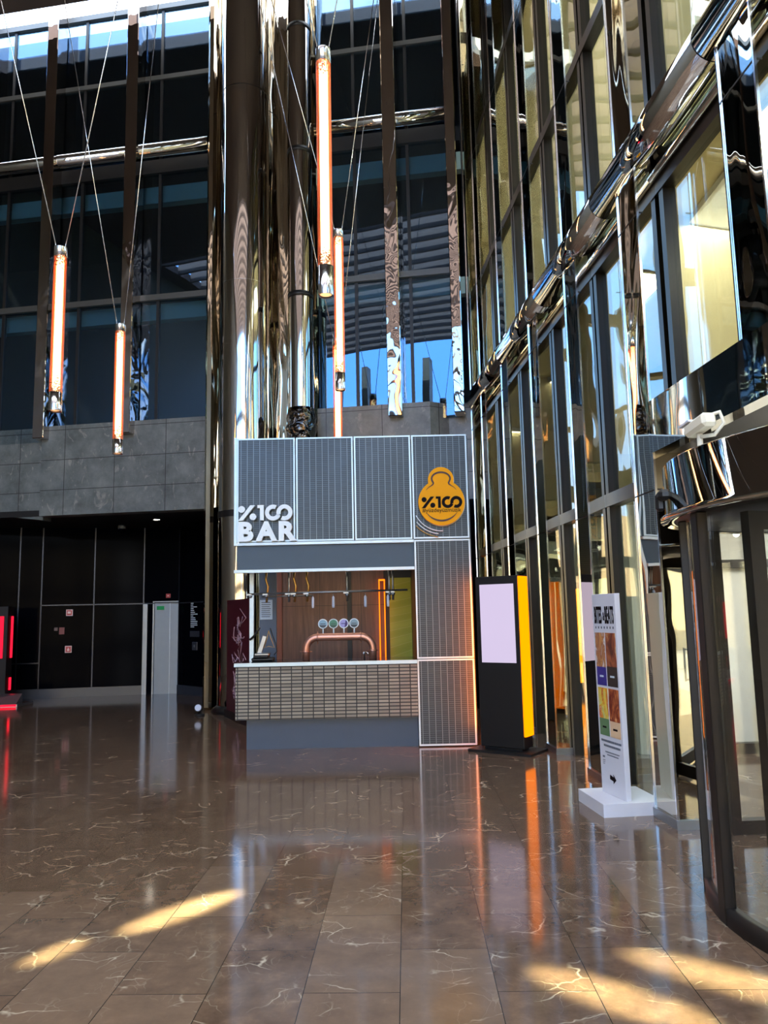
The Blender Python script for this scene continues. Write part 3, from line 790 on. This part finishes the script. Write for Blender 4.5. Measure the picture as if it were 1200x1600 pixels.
ribbon(path, wd).build('outline_stroke', M_BROWNINK, ys)
path = [(0.245 * cos(a), 0.255 * sin(a) + 0.01) for a in [radians(214 + 112 * i / 24) for i in range(25)]]
ribbon(path, [0.022 * sin(pi * (k + 0.4) / 25.0) + 0.002 for k in range(25)]).build('outline_stroke', M_BROWNINK, ys)
logo100(facing(BCX - 0.262, KF - 0.068, BCZ - 0.075), 0.152, 0.0, 0.008, ys, M_INK)
text_mb('#yüzdeyüzmüzik', 0.078, facing(BCX, KF - 0.074, BCZ - 0.13), 0.002, 0.0, 0.98, 'CENTER').build('slogan', M_INK, ys)
for k, rr in enumerate((0.375, 0.415, 0.455)):
    pth = [(rr * cos(radians(a)) , rr * sin(radians(a))) for a in ((184 + 5.5 * i) if k == 0 else (196 + 4.2 * i) for i in range(17))]
    ar = MB().tube([MF @ Vector((x, z, 0.0)) for x, z in pth if x > -0.345], 0.007, 6)
    ar.build('cable_arc', M_BRASS if k == 2 else M_SIGNW, ys)

# rail with hanging spot lamps above the counter
RY, RZ = 10.62, 2.01
ra = thing('lamp_rail', (-0.78, RY, RZ), 'long steel rail hung under the kiosk lintel above the copper beer tower', 'rail')
MB().tube([(-1.90, RY, RZ - 0.012), (0.30, RY, RZ + 0.004)], 0.014, 10).build('rail_rod', M_STEEL, ra)
MB().tube([(-1.72, RY + 0.09, RZ - 0.05), (-1.02, RY + 0.09, RZ - 0.045)], 0.009, 8).build('short_rod', M_STEEL, ra)
for xh, mat, nm in ((-1.86, M_STEEL, 'steel_hanger'), (-1.64, M_BRASS, 'brass_hanger'), (-1.33, M_STEEL, 'steel_hanger'), (-1.255, M_BRASS, 'brass_hanger'), (-1.08, M_BRASS, 'brass_hanger'), (-0.53, M_STEEL, 'steel_hanger'), (0.05, M_STEEL, 'steel_hanger'), (0.10, M_STEEL, 'steel_hanger')):
    wob = 0.02 if 'brass' in nm else 0.0
    h = MB().tube([(xh, RY + 0.02, 2.31), (xh - wob / 2, RY + 0.02, 2.2), (xh + wob, RY + 0.02, 2.1), (xh, RY + 0.02, 1.88)], 0.016, 8).build(nm, mat, ra)
    cl = MB().ball((xh, RY, RZ - 0.045), 0.03, (1.0, 1.0, 0.8), 10, 6).box(xh - 0.05, xh + 0.02, RY - 0.02, RY + 0.0, RZ - 0.03, RZ - 0.01)
    cl.build('clamp', M_STEEL, h)
proto = None
for i, (xb, pos) in enumerate(((-1.0, 'left end, beside the notice'), (-0.72, 'second from the left'), (-0.28, 'third from the left'), (0.03, 'right end, before the glowing frame'))):
    if proto is None:
        q = thing('tube_lamp', (xb, RY, RZ), '', 'lamp', 'small tube lamps on the kiosk rail')
        MB().tube([(xb, RY, RZ - 0.032), (xb, RY, RZ - 0.07)], 0.006, 6).build('stem', M_STEEL, q)
        MB().lathe(xb, RY, [(0.016, RZ - 0.22), (0.019, RZ - 0.2), (0.019, RZ - 0.08), (0.008, RZ - 0.06)], 14).build('lamp_shade', M_WHITE, q)
        proto = q
    else:
        q = copy_tree(proto); q.location.x = xb
    q['label'] = 'small white tube lamp on the kiosk rail, ' + pos

# copper beer tower
bt = thing('beer_tower', (-0.65, 10.62, 1.095), 'copper pipe beer tower bridging the kiosk counter', 'beer tower')
TY = 10.62; xa, xb, zt, R_ = -1.10, -0.19, 1.395, 0.16
pth = [(xa, TY, 1.095), (xa, TY, zt - R_)]
pth += [(xa + R_ - R_ * cos(radians(a)), TY, zt - R_ + R_ * sin(radians(a))) for a in range(15, 91, 15)]
pth += [(xb - R_ + R_ * sin(radians(a)), TY, zt - R_ + R_ * cos(radians(a))) for a in range(0, 91, 15)]
pth += [(xb, TY, 1.095)]
MB().tube(pth, 0.050, 18).build('pipe', M_COPPER, bt)
for (cx, cz, hor) in ((xa, zt - R_ - 0.03, 0), (xb, zt - R_ - 0.03, 0), (xa + R_, zt, 1), (xb - R_, zt, 1)):
    if hor: m = MB().tube([(cx - 0.008, TY, cz), (cx + 0.008, TY, cz)], 0.060, 18).tube([(cx, TY, cz - 0.09), (cx, TY, cz + 0.08)], 0.006, 6)
    else: m = MB().tube([(cx, TY, cz - 0.008), (cx, TY, cz + 0.008)], 0.060, 18).tube([(cx - 0.085, TY, cz), (cx + 0.085, TY, cz)], 0.006, 6)
    m.build('collar', M_COPPER, bt)
BADGE = [plain('badge_blue', lin(120, 160, 182), 0.3), plain('badge_green', lin(30, 120, 96), 0.3), plain('badge_lilac', lin(150, 146, 206), 0.3), plain('badge_grey', lin(120, 150, 164), 0.3)]
DARKB = [plain('badge_slate', lin(50, 60, 70), 0.4), plain('badge_deep_green', lin(10, 74, 60), 0.4), plain('badge_violet', lin(56, 40, 110), 0.4), plain('badge_slate_2', lin(44, 54, 64), 0.4)]
for k, bx in enumerate((-0.865, -0.722, -0.580, -0.440)):
    bz = 1.575
    m = MB().tube([(bx, TY - 0.03, bz), (bx, TY - 0.005, bz)], 0.066, 26).tube([(bx, TY - 0.01, bz - 0.06), (bx, TY, zt + 0.03)], 0.010, 8)
    bd = m.build('badge', M_SIGNW, bt)
    bd['label'] = ('blue round tap badge', 'green round tap badge', 'lilac round tap badge', 'grey round tap badge')[k]
    MB().tube([(bx, TY - 0.034, bz), (bx, TY - 0.028, bz)], 0.055, 26).build('badge_face', BADGE[k], bd)
    arc = [(0.052 * cos(radians(a)), 0.052 * sin(radians(a))) for a in range(200, 341, 14)] if k != 2 else [(0.052 * cos(radians(a)), 0.052 * sin(radians(a))) for a in range(-80, 61, 14)]
    MB().prism(arc, 0.0, 0.003, facing(bx, TY - 0.034, bz)).box(bx - 0.035, bx + 0.035, TY - 0.037, TY - 0.034, bz - 0.006, bz + 0.004).build('badge_band', DARKB[k], bd)
fa = thing('tap', (-0.31, 10.75, 1.095), 'small chrome tap on the counter by the right leg of the copper tower', 'tap')
MB().tube([(-0.31, 10.75, 1.095), (-0.31, 10.75, 1.15), (-0.295, 10.72, 1.175), (-0.26, 10.70, 1.165), (-0.255, 10.70, 1.14)], 0.012, 10).build('spout', M_CHROME, fa)
MB().ball((-0.31, 10.75, 1.165), 0.022, (1, 1, 0.8), 12, 8).build('knob', M_WHITE, fa)
# notice on the left inner wall, angled panel
no = thing('paper_notice', (-1.70, 11.2, 1.62), 'white printed notice on the slate wall inside the kiosk', 'notice')
MB().box(-1.835, -1.655, 11.288, 11.298, 1.645, 1.93).build('paper', M_PAPER, no)
rows = MB()
for k in range(8):
    z = 1.89 - 0.029 * k
    rows.box(-1.815, -1.675 - 0.03 * random.random(), 11.284, 11.288, z - 0.005, z + 0.005)
rows.build('printed_lines', M_GREYINK, no)
# card terminal on a stand with loose cables
po = thing('card_terminal', (-1.68, 10.62, 1.095), 'black and silver card terminal on a stand at the left of the counter', 'card terminal')
MB().box(-1.83, -1.53, 10.52, 10.72, 1.095, 1.14, bev=0.015).box(-1.80, -1.60, 10.50, 10.70, 1.14, 1.165, bev=0.008).build('base', M_BLACKM, po)
Mx = Matrix.Translation((-1.70, 10.62, 1.30)) @ Matrix.Rotation(radians(18), 4, 'Y')
MB().box(-0.035, 0.035, -0.02, 0.02, -0.14, 0.14, Mx, bev=0.01).build('handset', M_STEEL, po)
MB().box(-1.79, -1.59, 10.53, 10.68, 1.165, 1.20, bev=0.01).build('dock', M_STEEL, po)
MB().tube([(-1.86, 10.6, 1.38), (-1.80, 10.58, 1.43), (-1.74, 10.56, 1.51), (-1.72, 10.56, 1.545)], 0.016, 8).build('bracket', M_BLACKM, po)
MB().tube([(-1.58, 10.58, 1.53), (-1.55, 10.57, 1.44), (-1.50, 10.57, 1.30), (-1.49, 10.57, 1.22), (-1.53, 10.57, 1.17)], 0.008, 8).build('cable', M_BLACKM, po)
MB().tube([(-1.60, 10.56, 1.50), (-1.62, 10.56, 1.40), (-1.66, 10.56, 1.27), (-1.60, 10.56, 1.29), (-1.52, 10.56, 1.27), (-1.57, 10.56, 1.40), (-1.60, 10.56, 1.50)], 0.005, 6).build('yellow_cable', M_BRASS, po)

# burgundy board left of the kiosk
p0, p1 = Vector((-2.16, 12.25, 0)), Vector((-2.78, 13.55, 0))
d = (p1 - p0); Lb = d.length; d.normalize(); nb = Vector((-d.y, d.x, 0))
MBD = Matrix(((-d.x, 0, nb.x, p1.x), (-d.y, 0, nb.y, p1.y), (0, 1, 0, 0), (0, 0, 0, 1)))   # local x far->near, y up, z out of face
bo = thing('display_board', (p0 + p1) / 2, 'burgundy display board with pale scribbled drawing beside the kiosk', 'board')
nzs = 1 if (nb.dot(Vector((0, 0, 1.7)) - Vector((p0.x, p0.y, 1.7))) > 0) else -1
MB().box(0, Lb, 0.02, 1.98, -0.04, 0.0, MBD).build('panel', M_BURG, bo)
MB().box(-0.05, Lb + 0.05, 0.0, 0.12, -0.06, 0.03, MBD).build('dark_base', M_BLACKM, bo)
sc = MB(); rnd = random.Random(3)
for k in range(16):
    cx, cy = Lb * (0.25 + 0.5 * rnd.random()), 0.25 + 1.3 * rnd.random()
    pth = []
    for j in range(7):
        a = rnd.random() * 6.28; rr = 0.06 + 0.14 * rnd.random()
        pth.append(MBD @ Vector((cx + rr * 1.5 * cos(a), cy + rr * sin(a) + j * 0.02, 0.003)))
    sc.tube(pth, 0.006, 5)
sc.build('scribble', M_SCRIB, bo)

# ================================================================== DIGITAL TOTEM with amber side
def totem(x, y, ang, label, front_mat, screen, side_mat, cat='totem', H=2.13):
    o = thing('digital_totem', (x, y, 0), label, cat)
    M = Matrix.Translation((x, y, 0)) @ Matrix.Rotation(ang, 4, 'Z')   # local x along the front, -y is the front, origin at front right corner
    W, D = 0.58, 0.25
    MB().box(-W, 0.0, 0.0, D, 0.06, H, M, bev=0.006).build('housing', M_BLACKM, o)
    MB().box(-W - 0.12, 0.14, -0.12, D + 0.12, 0.0, 0.03, M).build('base_plate', M_BLACKM, o)
    MB().box(-W + 0.04, -0.04, 0.03, D - 0.03, 0.03, 0.06, M).build('foot', M_BLACKM, o)
    if screen: MB().box(-W + 0.06, -0.055, -0.006, 0.0, 1.07, 2.03, M).build('screen', screen, o)
    MB().box(-0.002, 0.03, 0.005, D - 0.02, 0.20, H - 0.01, M, bev=0.006).build('light_strip', side_mat, o)
    MB().box(-W - 0.004, -W + 0.002, 0.03, D - 0.02, 0.20, H - 0.01, M).build('light_strip', M_AMBER2, o)
    return o
totem(1.61, 9.44, radians(-35), 'black digital totem with blank lavender screen and glowing amber side', None, M_LAV, M_AMBER)
t2 = thing('light_box', (3.9, 15.95, 0), 'amber glowing light box standing deep behind the right-hand glass', 'light box')
MB().box(3.55, 4.25, 15.95, 16.2, 0.0, 2.25).build('housing', M_BLACKM, t2)
MB().box(3.69, 4.13, 15.93, 15.95, 0.22, 2.12).build('light_panel', glow('amber_panel', (1.0, 0.25, 0.004, 1), 2.2), t2)
# red totem at the far left
t3 = thing('red_totem', (-8.15, 15.95, 0), 'black totem with glowing red panel at the left edge of the hall', 'totem')
MB().box(-8.62, -7.78, 15.95, 16.2, 0.05, 2.0).build('housing', M_BLACKM, t3)
MB().box(-8.55, -7.86, 15.93, 15.95, 0.95, 1.80).build('light_panel', M_RED, t3)
MB().box(-7.78, -7.765, 16.10, 16.17, 0.95, 1.80).box(-7.78, -7.765, 16.10, 16.17, 0.3, 0.55).build('light_strip', M_RED, t3)  # side strip added so the round column reflects red
MB().prism([(-8.8, 15.5), (-7.4, 15.7), (-7.35, 16.3), (-8.8, 16.4)], 0.0, 0.05).build('base_plate', M_STEEL, t3)
w = MB(); w.add([(-8.6, 15.55, 0.05), (-7.45, 15.75, 0.05), (-7.42, 15.95, 0.24), (-8.6, 15.95, 0.24), (-8.6, 15.97, 0.05), (-7.42, 15.97, 0.05)], [(0, 1, 2, 3), (0, 3, 4), (1, 5, 2), (3, 2, 5, 4), (0, 4, 5, 1)])
w.build('sloped_foot', M_STEEL, t3)
MB().tube([(-8.7, 15.49, 0.03), (-7.42, 15.68, 0.03)], 0.02, 8).build('red_reflection', M_RED, t3)  # glowing tube stands in for the red reflection at the foot

# ================================================================== WHITE SIGN STAND
ss = thing('sign_stand', (2.0, 6.9, 0), 'white menu sign stand with four food pictures before the mirror fins', 'sign stand')
A = Vector((1.875, 7.06, 0)); B = Vector((1.965, 6.66, 0)); d = (B - A); Lp = d.length; d.normalize(); nl = Vector((d.y, -d.x, 0))
if nl.x > 0: nl = -nl
MS = Matrix(((d.x, 0, nl.x, A.x), (d.y, 0, nl.y, A.y), (0, 1, 0, 0), (0, 0, 0, 1)))           # x far->near, y up, z towards the hall
MB().prism([(1.75, 6.58), (2.28, 6.64), (2.22, 7.22), (1.69, 7.17)], 0.0, 0.105).build('base', M_WHITE, ss)
MB().box(0, Lp, 0.105, 1.83, -0.05, 0.0, MS, bev=0.003).build('panel', M_WHITE, ss)
text_mb('BITES', 0.205, MS @ Matrix.Translation((0.035, 1.575, 0.002)), 0.001, 0.006, 0.275).build('heading', M_INK, ss)
text_mb('BEATS', 0.205, MS @ Matrix.Translation((0.222, 1.575, 0.002)), 0.001, 0.006, 0.275).build('heading', M_INK, ss)
text_mb('&', 0.10, MS @ Matrix.Translation((0.188, 1.60, 0.002)), 0.001, 0.003, 0.40).build('heading', M_INK, ss)
for k in range(7): MB().box(0.045 + k * 0.051, 0.060 + k * 0.051, 1.525, 1.545, 0.0, 0.002, MS).build('small_letter', M_GREYINK, ss)
LABELS = [plain('label_blue', lin(52, 44, 130), 0.4), plain('label_brown', lin(54, 46, 42), 0.4), plain('label_green', lin(96, 126, 86), 0.4), plain('label_peach', lin(222, 186, 148), 0.4)]
for k, (u0_, u1_, v1, v0, vl) in enumerate(((0.03, 0.195, 1.49, 1.03, 1.19), (0.212, 0.385, 1.49, 1.03, 1.20), (0.03, 0.195, 1.01, 0.60, 0.745), (0.212, 0.385, 1.01, 0.60, 0.735))):
    ph = MB().box(u0_, u1_, vl, v1, 0.0, 0.002, MS).build('food_picture', FOODS[k], ss)
    MB().box(u0_, u1_, v0, vl, 0.0, 0.002, MS).build('picture_label', LABELS[k], ph)
    MB().box(u0_ + 0.05, u1_ - 0.05, (v0 + vl) / 2 - 0.008, (v0 + vl) / 2 + 0.008, 0.002, 0.003, MS).build('picture_caption', M_PAPER if k < 2 else M_INK, ph)
for v, h, a_, b_ in ((0.555, 0.018, 0.04, 0.38), (0.515, 0.018, 0.08, 0.36), (0.462, 0.008, 0.10, 0.34), (0.438, 0.008, 0.13, 0.32), (0.415, 0.016, 0.05, 0.085), (0.385, 0.006, 0.05, 0.09), (0.37, 0.006, 0.05, 0.085), (0.355, 0.006, 0.05, 0.08)):
    x = a_; ln = MB()
    while x < b_:
        w_ = 0.006 + 0.014 * random.random(); ln.box(x, min(x + w_, b_), v - h / 2, v + h / 2, 0.0, 0.002, MS); x += w_ + 0.005
    ln.build('printed_line', M_GREYINK, ss)
MB().prism([(0.16, 0.275), (0.22, 0.262), (0.215, 0.285), (0.262, 0.245), (0.212, 0.207), (0.216, 0.228), (0.156, 0.238)], 0.0, 0.002, MS).build('arrow', M_INK, ss)

# ================================================================== REVOLVING DOOR
CX, CY, RD, RC = 3.12, 4.40, 1.30, 1.41
rd = thing('revolving_door', (CX, CY, 0), 'glass revolving door under a polished drum canopy at the right edge', 'door')
MB().lathe(CX, CY, [(RC - 0.3, 2.58), (RC - 0.01, 2.58), (RC, 2.57), (RC, 2.27), (RC + 0.03, 2.255), (RC + 0.03, 2.235), (RC - 0.05, 2.235)], 96, caps=False).build('drum_canopy', M_DRUM, rd)
MB().lathe(CX, CY, [(0.02, 2.24), (RC - 0.04, 2.24), (RC - 0.04, 2.25), (0.02, 2.25)], 64).build('canopy_soffit', M_BLACKM, rd)
MB().lathe(CX, CY, [(0.02, 2.57), (RC - 0.05, 2.57), (RC - 0.05, 2.575), (0.02, 2.575)], 64).build('canopy_lid', M_DARK, rd)
def arcpt(a, r): return (CX + r * cos(a), CY + r * sin(a))
for a0, a1 in ((radians(156), radians(178)), (radians(180.5), radians(232)), (radians(-30), radians(50))):
    MB().lathe(CX, CY, [(RD, 0.09), (RD, 2.235)], 24, a0, a1).lathe(CX, CY, [(RD - 0.014, 0.09), (RD - 0.014, 2.235)], 24, a0, a1).build('curved_glass', M_CLEAR, rd)
    MB().lathe(CX, CY, [(RD + 0.03, 0.0), (RD + 0.03, 0.09), (RD - 0.04, 0.09), (RD - 0.04, 0.0)], 24, a0 - 0.01, a1 + 0.01).build('floor_rail', M_DARK, rd)
for a, w_, mt in ((156, 0.045, M_TRIM), (158.2, 0.03, M_BLACKM), (179.2, 0.045, M_DARK), (232, 0.05, M_DARK), (-30, 0.05, M_DARK), (50, 0.05, M_DARK)):
    x, y = arcpt(radians(a), RD)
    M = Matrix.Translation((x, y, 0)) @ Matrix.Rotation(radians(a), 4, 'Z')
    MB().box(-0.03, 0.035, -w_, w_, 0.0, 2.24, M, bev=0.006).build('post', mt, rd)
MB().lathe(CX, CY, [(0.05, 0.0), (0.05, 2.24)], 20).build('centre_post', M_DARK, rd)
for k in range(3):
    a = radians(75 + 120 * k)
    M = Matrix.Translation((CX, CY, 0)) @ Matrix.Rotation(a, 4, 'Z')
    wg = MB().box(0.05, 1.22, -0.03, 0.03, 0.03, 0.15, M).box(0.05, 1.22, -0.03, 0.03, 2.10, 2.20, M).box(1.15, 1.24, -0.03, 0.03, 0.03, 2.20, M).box(0.05, 0.11, -0.03, 0.03, 0.03, 2.2, M).build('door_wing', M_DARK, rd)
    MB().box(0.11, 1.15, -0.006, 0.006, 0.15, 2.10, M).build('wing_glass', M_CLEAR, wg)
    MB().tube([M @ Vector((0.95, -0.08, 0.85)), M @ Vector((0.95, -0.08, 1.25))], 0.015, 10).tube([M @ Vector((0.95, -0.08, 0.87)), M @ Vector((0.95, -0.02, 0.87))], 0.01, 8).tube([M @ Vector((0.95, -0.08, 1.23)), M @ Vector((0.95, -0.02, 1.23))], 0.01, 8).build('push_handle', M_STEEL, wg)
# warm bulbs in the vestibule beyond the door
pb = None
for bx, by, bz in ((3.5, 8.2, 2.62), (3.9, 8.5, 2.50), (4.3, 8.1, 2.66), (4.7, 8.6, 2.48), (5.0, 8.2, 2.58), (5.4, 8.4, 2.46), (4.1, 7.4, 2.60), (4.6, 7.2, 2.54), (3.7, 7.0, 2.64), (5.2, 7.5, 2.60)):
    if pb is None:
        pb = thing('festoon_bulb', (bx, by, bz), 'small warm glowing bulb hanging in the vestibule behind the revolving door', 'bulb', 'warm bulbs in the vestibule')
        MB().ball((bx, by, bz), 0.035, (1, 1, 1.2), 12, 8).build('globe', M_LAMPW, pb)
        MB().tube([(bx, by, bz + 0.03), (bx, by, 2.95)], 0.006, 6).tube([(bx, by, bz + 0.03), (bx, by, bz + 0.07)], 0.018, 8).build('cord', M_BLACKM, pb)
    else:
        q = copy_tree(pb); q.location = (bx, by, bz)
# motion sensor on the drum
sx_, sy_ = arcpt(radians(172), RC)
Ms = Matrix.Translation((sx_, sy_, 2.37)) @ Matrix.Rotation(radians(172), 4, 'Z')
sn = MB().box(-0.005, 0.07, -0.05, 0.05, -0.03, 0.035, Ms, bev=0.02)
sn.box(0.02, 0.075, -0.065, -0.02, -0.09, 0.02, Ms, bev=0.015).build('motion_sensor', M_BLACKM, rd)
# white security camera standing on the canopy
sx_, sy_ = arcpt(radians(184), RC - 0.10)
sc_ = thing('security_camera', (sx_, sy_, 2.58), 'white bullet security camera standing on the drum canopy', 'camera')
MB().lathe(sx_, sy_, [(0.035, 2.582), (0.035, 2.592), (0.016, 2.60), (0.016, 2.68)], 16).build('stem', M_CREAM, sc_)
Mc = Matrix.Translation((sx_, sy_, 2.725)) @ Matrix.Rotation(radians(98), 4, 'Z') @ Matrix.Rotation(radians(8), 4, 'Y')
MB().box(-0.12, 0.10, -0.045, 0.045, -0.04, 0.04, Mc, bev=0.018).build('housing', M_CREAM, sc_)
MB().box(0.02, 0.13, -0.05, 0.05, 0.036, 0.048, Mc).build('sun_shield', M_WHITE, sc_)
MB().tube([Mc @ Vector((0.095, 0, 0)), Mc @ Vector((0.115, 0, 0))], 0.03, 16).build('lens', M_BLACKM, sc_)
MB().tube([(sx_ + 0.0, sy_ - 0.01, 2.66), (sx_ + 0.06, sy_ - 0.06, 2.66), (sx_ + 0.10, sy_ - 0.10, 2.72), (sx_ + 0.08, sy_ - 0.10, 2.78), (sx_ + 0.02, sy_ - 0.06, 2.765)], 0.012, 8).build('bracket', M_CREAM, sc_)

# ================================================================== PENDANT LAMPS
def pendant(x, y, z0, z1, d, label, cabl, capb=0.24, capt=0.13):
    o = thing('pendant_lamp', (x, y, z0), label, 'pendant lamp', 'long copper tube pendants')
    r = d / 2; zc0, zc1 = z0 + capb, z1 - capt
    n = 24
    prof = [(r, zc0 + (zc1 - zc0) * i / n) for i in range(n + 1)]
    L_ = zc1 - zc0
    fade = lambda v: max(0.0, min(1.0, 0.25 + (v.z - zc0) / 0.25, 0.25 + (zc1 - v.z) / 0.25))
    MB().lathe(x, y, prof, 40, caps=False).build('mesh_shade', M_MESH, o, {'mesh_fade': fade})
    MB().lathe(x, y, [(r * 0.58, zc0), (r * 0.58, zc1)], 20).build('light_tube', M_BULB, o)
    MB().lathe(x, y, [(r * 0.85, z0 + 0.01), (r, z0), (r * 1.01, z0 + 0.005), (r * 1.01, zc0), (r * 0.6, zc0 + 0.004)], 40, caps=False).lathe(x, y, [(r * 0.82, z0 + 0.02), (r * 0.82, zc0 - 0.05)], 24, caps=False).build('bottom_cap', M_CAP, o)
    MB().lathe(x, y, [(0.0, z0 + 0.12), (r * 0.8, z0 + 0.12)], 24, caps=False).build('down_light', glow('warm_downlight_%d' % int(x * 100 + 900), (1.0, 0.45, 0.18, 1), 1.2), o)
    MB().lathe(x, y, [(r * 0.6, zc1 - 0.004), (r * 1.01, zc1), (r * 1.01, z1 - 0.01), (r, z1), (0.0, z1)], 40, caps=False).build('top_cap', M_CAP, o)
    for sx, m in zip((-1, 1), cabl):
        xs_ = x + sx * r * 0.7; zz = TOP
        dz = zz - z1
        MB().tube([(xs_, y, z1 - 0.01), (xs_ + m * dz, y, zz)], 0.0065, 6).build('cable', M_TRIM, o)
    return o
pendant(-4.06, 9.3, 4.27, 6.42, 0.155, 'glowing pendant tube at the far left over the first mirror fin', (-0.247, 0.169))
pendant(-4.01, 11.4, 4.17, 6.21, 0.150, 'glowing pendant tube hanging low before the grey stone parapet', (-0.18, 0.08), 0.22, 0.12)
pendant(-0.54, 7.4, 4.88, 7.60, 0.155, 'largest glowing pendant tube, nearest the camera', (-0.20, 0.17), 0.31, 0.16)
pendant(-0.605, 11.0, 4.97, 7.47, 0.150, 'glowing pendant tube close behind the largest one', (-0.245, 0.145), 0.26, 0.13)
pendant(-0.74, 12.6, 4.15, 6.35, 0.150, 'glowing pendant tube partly hidden behind the kiosk roof', (-0.2, 0.12), 0.24, 0.13)

# ================================================================== SMALL FITTINGS of the recess
def on_wall(i, u, z, w, h, th=0.02):
    M, L = SEGS[i]; return M, (u - w / 2, u + w / 2, -th, -0.001, z - h / 2, z + h / 2)
def plate(i, u, z, w, h, name, mat, label, cat, border=None, glyph=None):
    M, b = on_wall(i, u, z, w, h)
    o = thing(name, M @ Vector((u, -0.01, z)), label, cat)
    MB().box(*b, M).build('plate', border or mat, o)
    if border: MB().box(u - w * 0.4, u + w * 0.4, -0.024, -0.02, z - h * 0.4, z + h * 0.4, M).build('face', mat, o)
    if glyph == 'flame': MB().prism([(u + sx * w, z + sz * h) for sx, sz in ((-0.15, -0.25), (0.15, -0.25), (0.2, -0.05), (0.08, 0.1), (0.02, 0.28), (-0.08, 0.08), (-0.18, 0.0))], 0.024, 0.028, M @ Matrix(((1, 0, 0, 0), (0, 0, -1, 0), (0, 1, 0, 0), (0, 0, 0, 1)))).build('symbol', M_PINKBD, o)
    if glyph == 'flag': MB().box(u - w * 0.25, u + w * 0.2, -0.028, -0.024, z - 0.02, z + h * 0.2, M).build('symbol', M_PINKBD, o)
    if glyph == 'bar': MB().box(u - w * 0.18, u + w * 0.18, -0.028, -0.024, z - h * 0.1, z + h * 0.1, M).build('symbol', M_PINKBD, o)
    return o
plate(1, 0.62, 1.86, 0.14, 0.14, 'fire_hose_sign', M_SIGNRED, 'red square fire sign high on the black wall panel', 'sign', M_PINKBD, 'flag')
plate(1, 0.62, 1.05, 0.14, 0.15, 'extinguisher_sign', M_SIGNRED, 'red square extinguisher sign lowest on the black wall', 'sign', M_PINKBD, 'flame')
plate(1, 0.47, 1.46, 0.11, 0.15, 'fire_alarm_box', plain('faded_red', lin(120, 52, 48), 0.5), 'dull red fire alarm box between the two fire signs', 'alarm box')
plate(1, 0.345, 1.50, 0.07, 0.07, 'switch_plate', plain('faded_brown', lin(96, 70, 62), 0.5), 'small brown switch plate left of the fire alarm box', 'switch')
plate(3, 0.32, 2.20, 0.10, 0.09, 'lift_indicator', M_SIGNRED, 'small red indicator above the lift door', 'sign', None, 'bar')
M, L = SEGS[3]
o = thing('exit_sign', M @ Vector((0.14, -0.01, 1.94)), 'small green exit sign on the lift door', 'sign')
MB().box(0.06, 0.22, 0.0, 0.028, 1.885, 1.97, M).build('plate', M_GREEN, o)
M, L = SEGS[4]
o = thing('directory_board', M @ Vector((0.6, 0, 1.5)), 'dark directory board with tiny white lines right of the lift', 'board')
MB().box(0.52, 0.92, -0.02, -0.001, 1.25, 2.02, M).build('board', M_BLACK, o)
rw = MB()
for k in range(14): rw.box(0.55, 0.63 + 0.22 * random.random(), -0.024, -0.02, 2.0 - k * 0.04, 2.018 - k * 0.04, M)
rw.build('text_lines', M_SIGNW, o)
MB().box(0.53, 0.91, -0.026, -0.02, 1.27, 1.40, M).build('grey_field', M_SKIRT, o)
o = thing('call_panel', M @ Vector((0.73, 0, 1.08)), 'small grey lift call panel under the directory board', 'panel')
MB().box(0.62, 0.82, -0.03, -0.001, 0.98, 1.16, M, bev=0.008).build('plate', M_SKIRT, o)
MB().tube([M @ Vector((0.72, -0.032, 1.07)), M @ Vector((0.72, -0.028, 1.07))], 0.03, 14).build('button', M_GREYPL, o)
o = thing('ceiling_spotlight', (-4.83, 16.2, 3.78), 'small round spotlight in the dark soffit under the stone parapet', 'light')
MB().lathe(-4.83, 16.2, [(0.10, 3.78), (0.10, 3.765), (0.07, 3.765)], 20, caps=False).build('ring', M_STEEL, o)
MB().lathe(-4.83, 16.2, [(0.0, 3.77), (0.07, 3.77)], 20, caps=False).build('lens', M_LAMPW, o)
o = thing('dome_camera', (-5.9, 17.2, 3.6), 'small dome camera under the soffit left of the spotlight', 'camera')
MB().lathe(-5.9, 17.2, [(0.09, 3.78), (0.09, 3.70)], 20).build('mount', M_GREYPL, o)
MB().ball((-5.9, 17.2, 3.68), 0.075, (1, 1, 1), 16, 10).build('dome', M_BLACK, o)

# pools of sunlight on the floor: narrow area lights added in mid-air, out of view
def beam(tx, ty, L_, W_, rot, power):
    l = bpy.data.lights.new('beam', 'AREA'); l.shape = 'ELLIPSE'; l.size = L_; l.size_y = W_; l.energy = power; l.color = (1.0, 0.97, 0.56); l.spread = radians(1.2)
    o = bpy.data.objects.new('beam', l); COL.objects.link(o); o.location = (tx, ty, 9.0); o.rotation_euler = (0, 0, rot)
BEAM = 2.0
beam(-1.22, 4.76, 0.80, 0.20, radians(50), BEAM)
beam(-1.75, 4.23, 0.34, 0.11, radians(60), BEAM * 0.22)
beam(0.99, 3.64, 0.90, 0.24, radians(-42), BEAM)
beam(1.52, 3.80, 0.95, 0.24, radians(-40), BEAM)
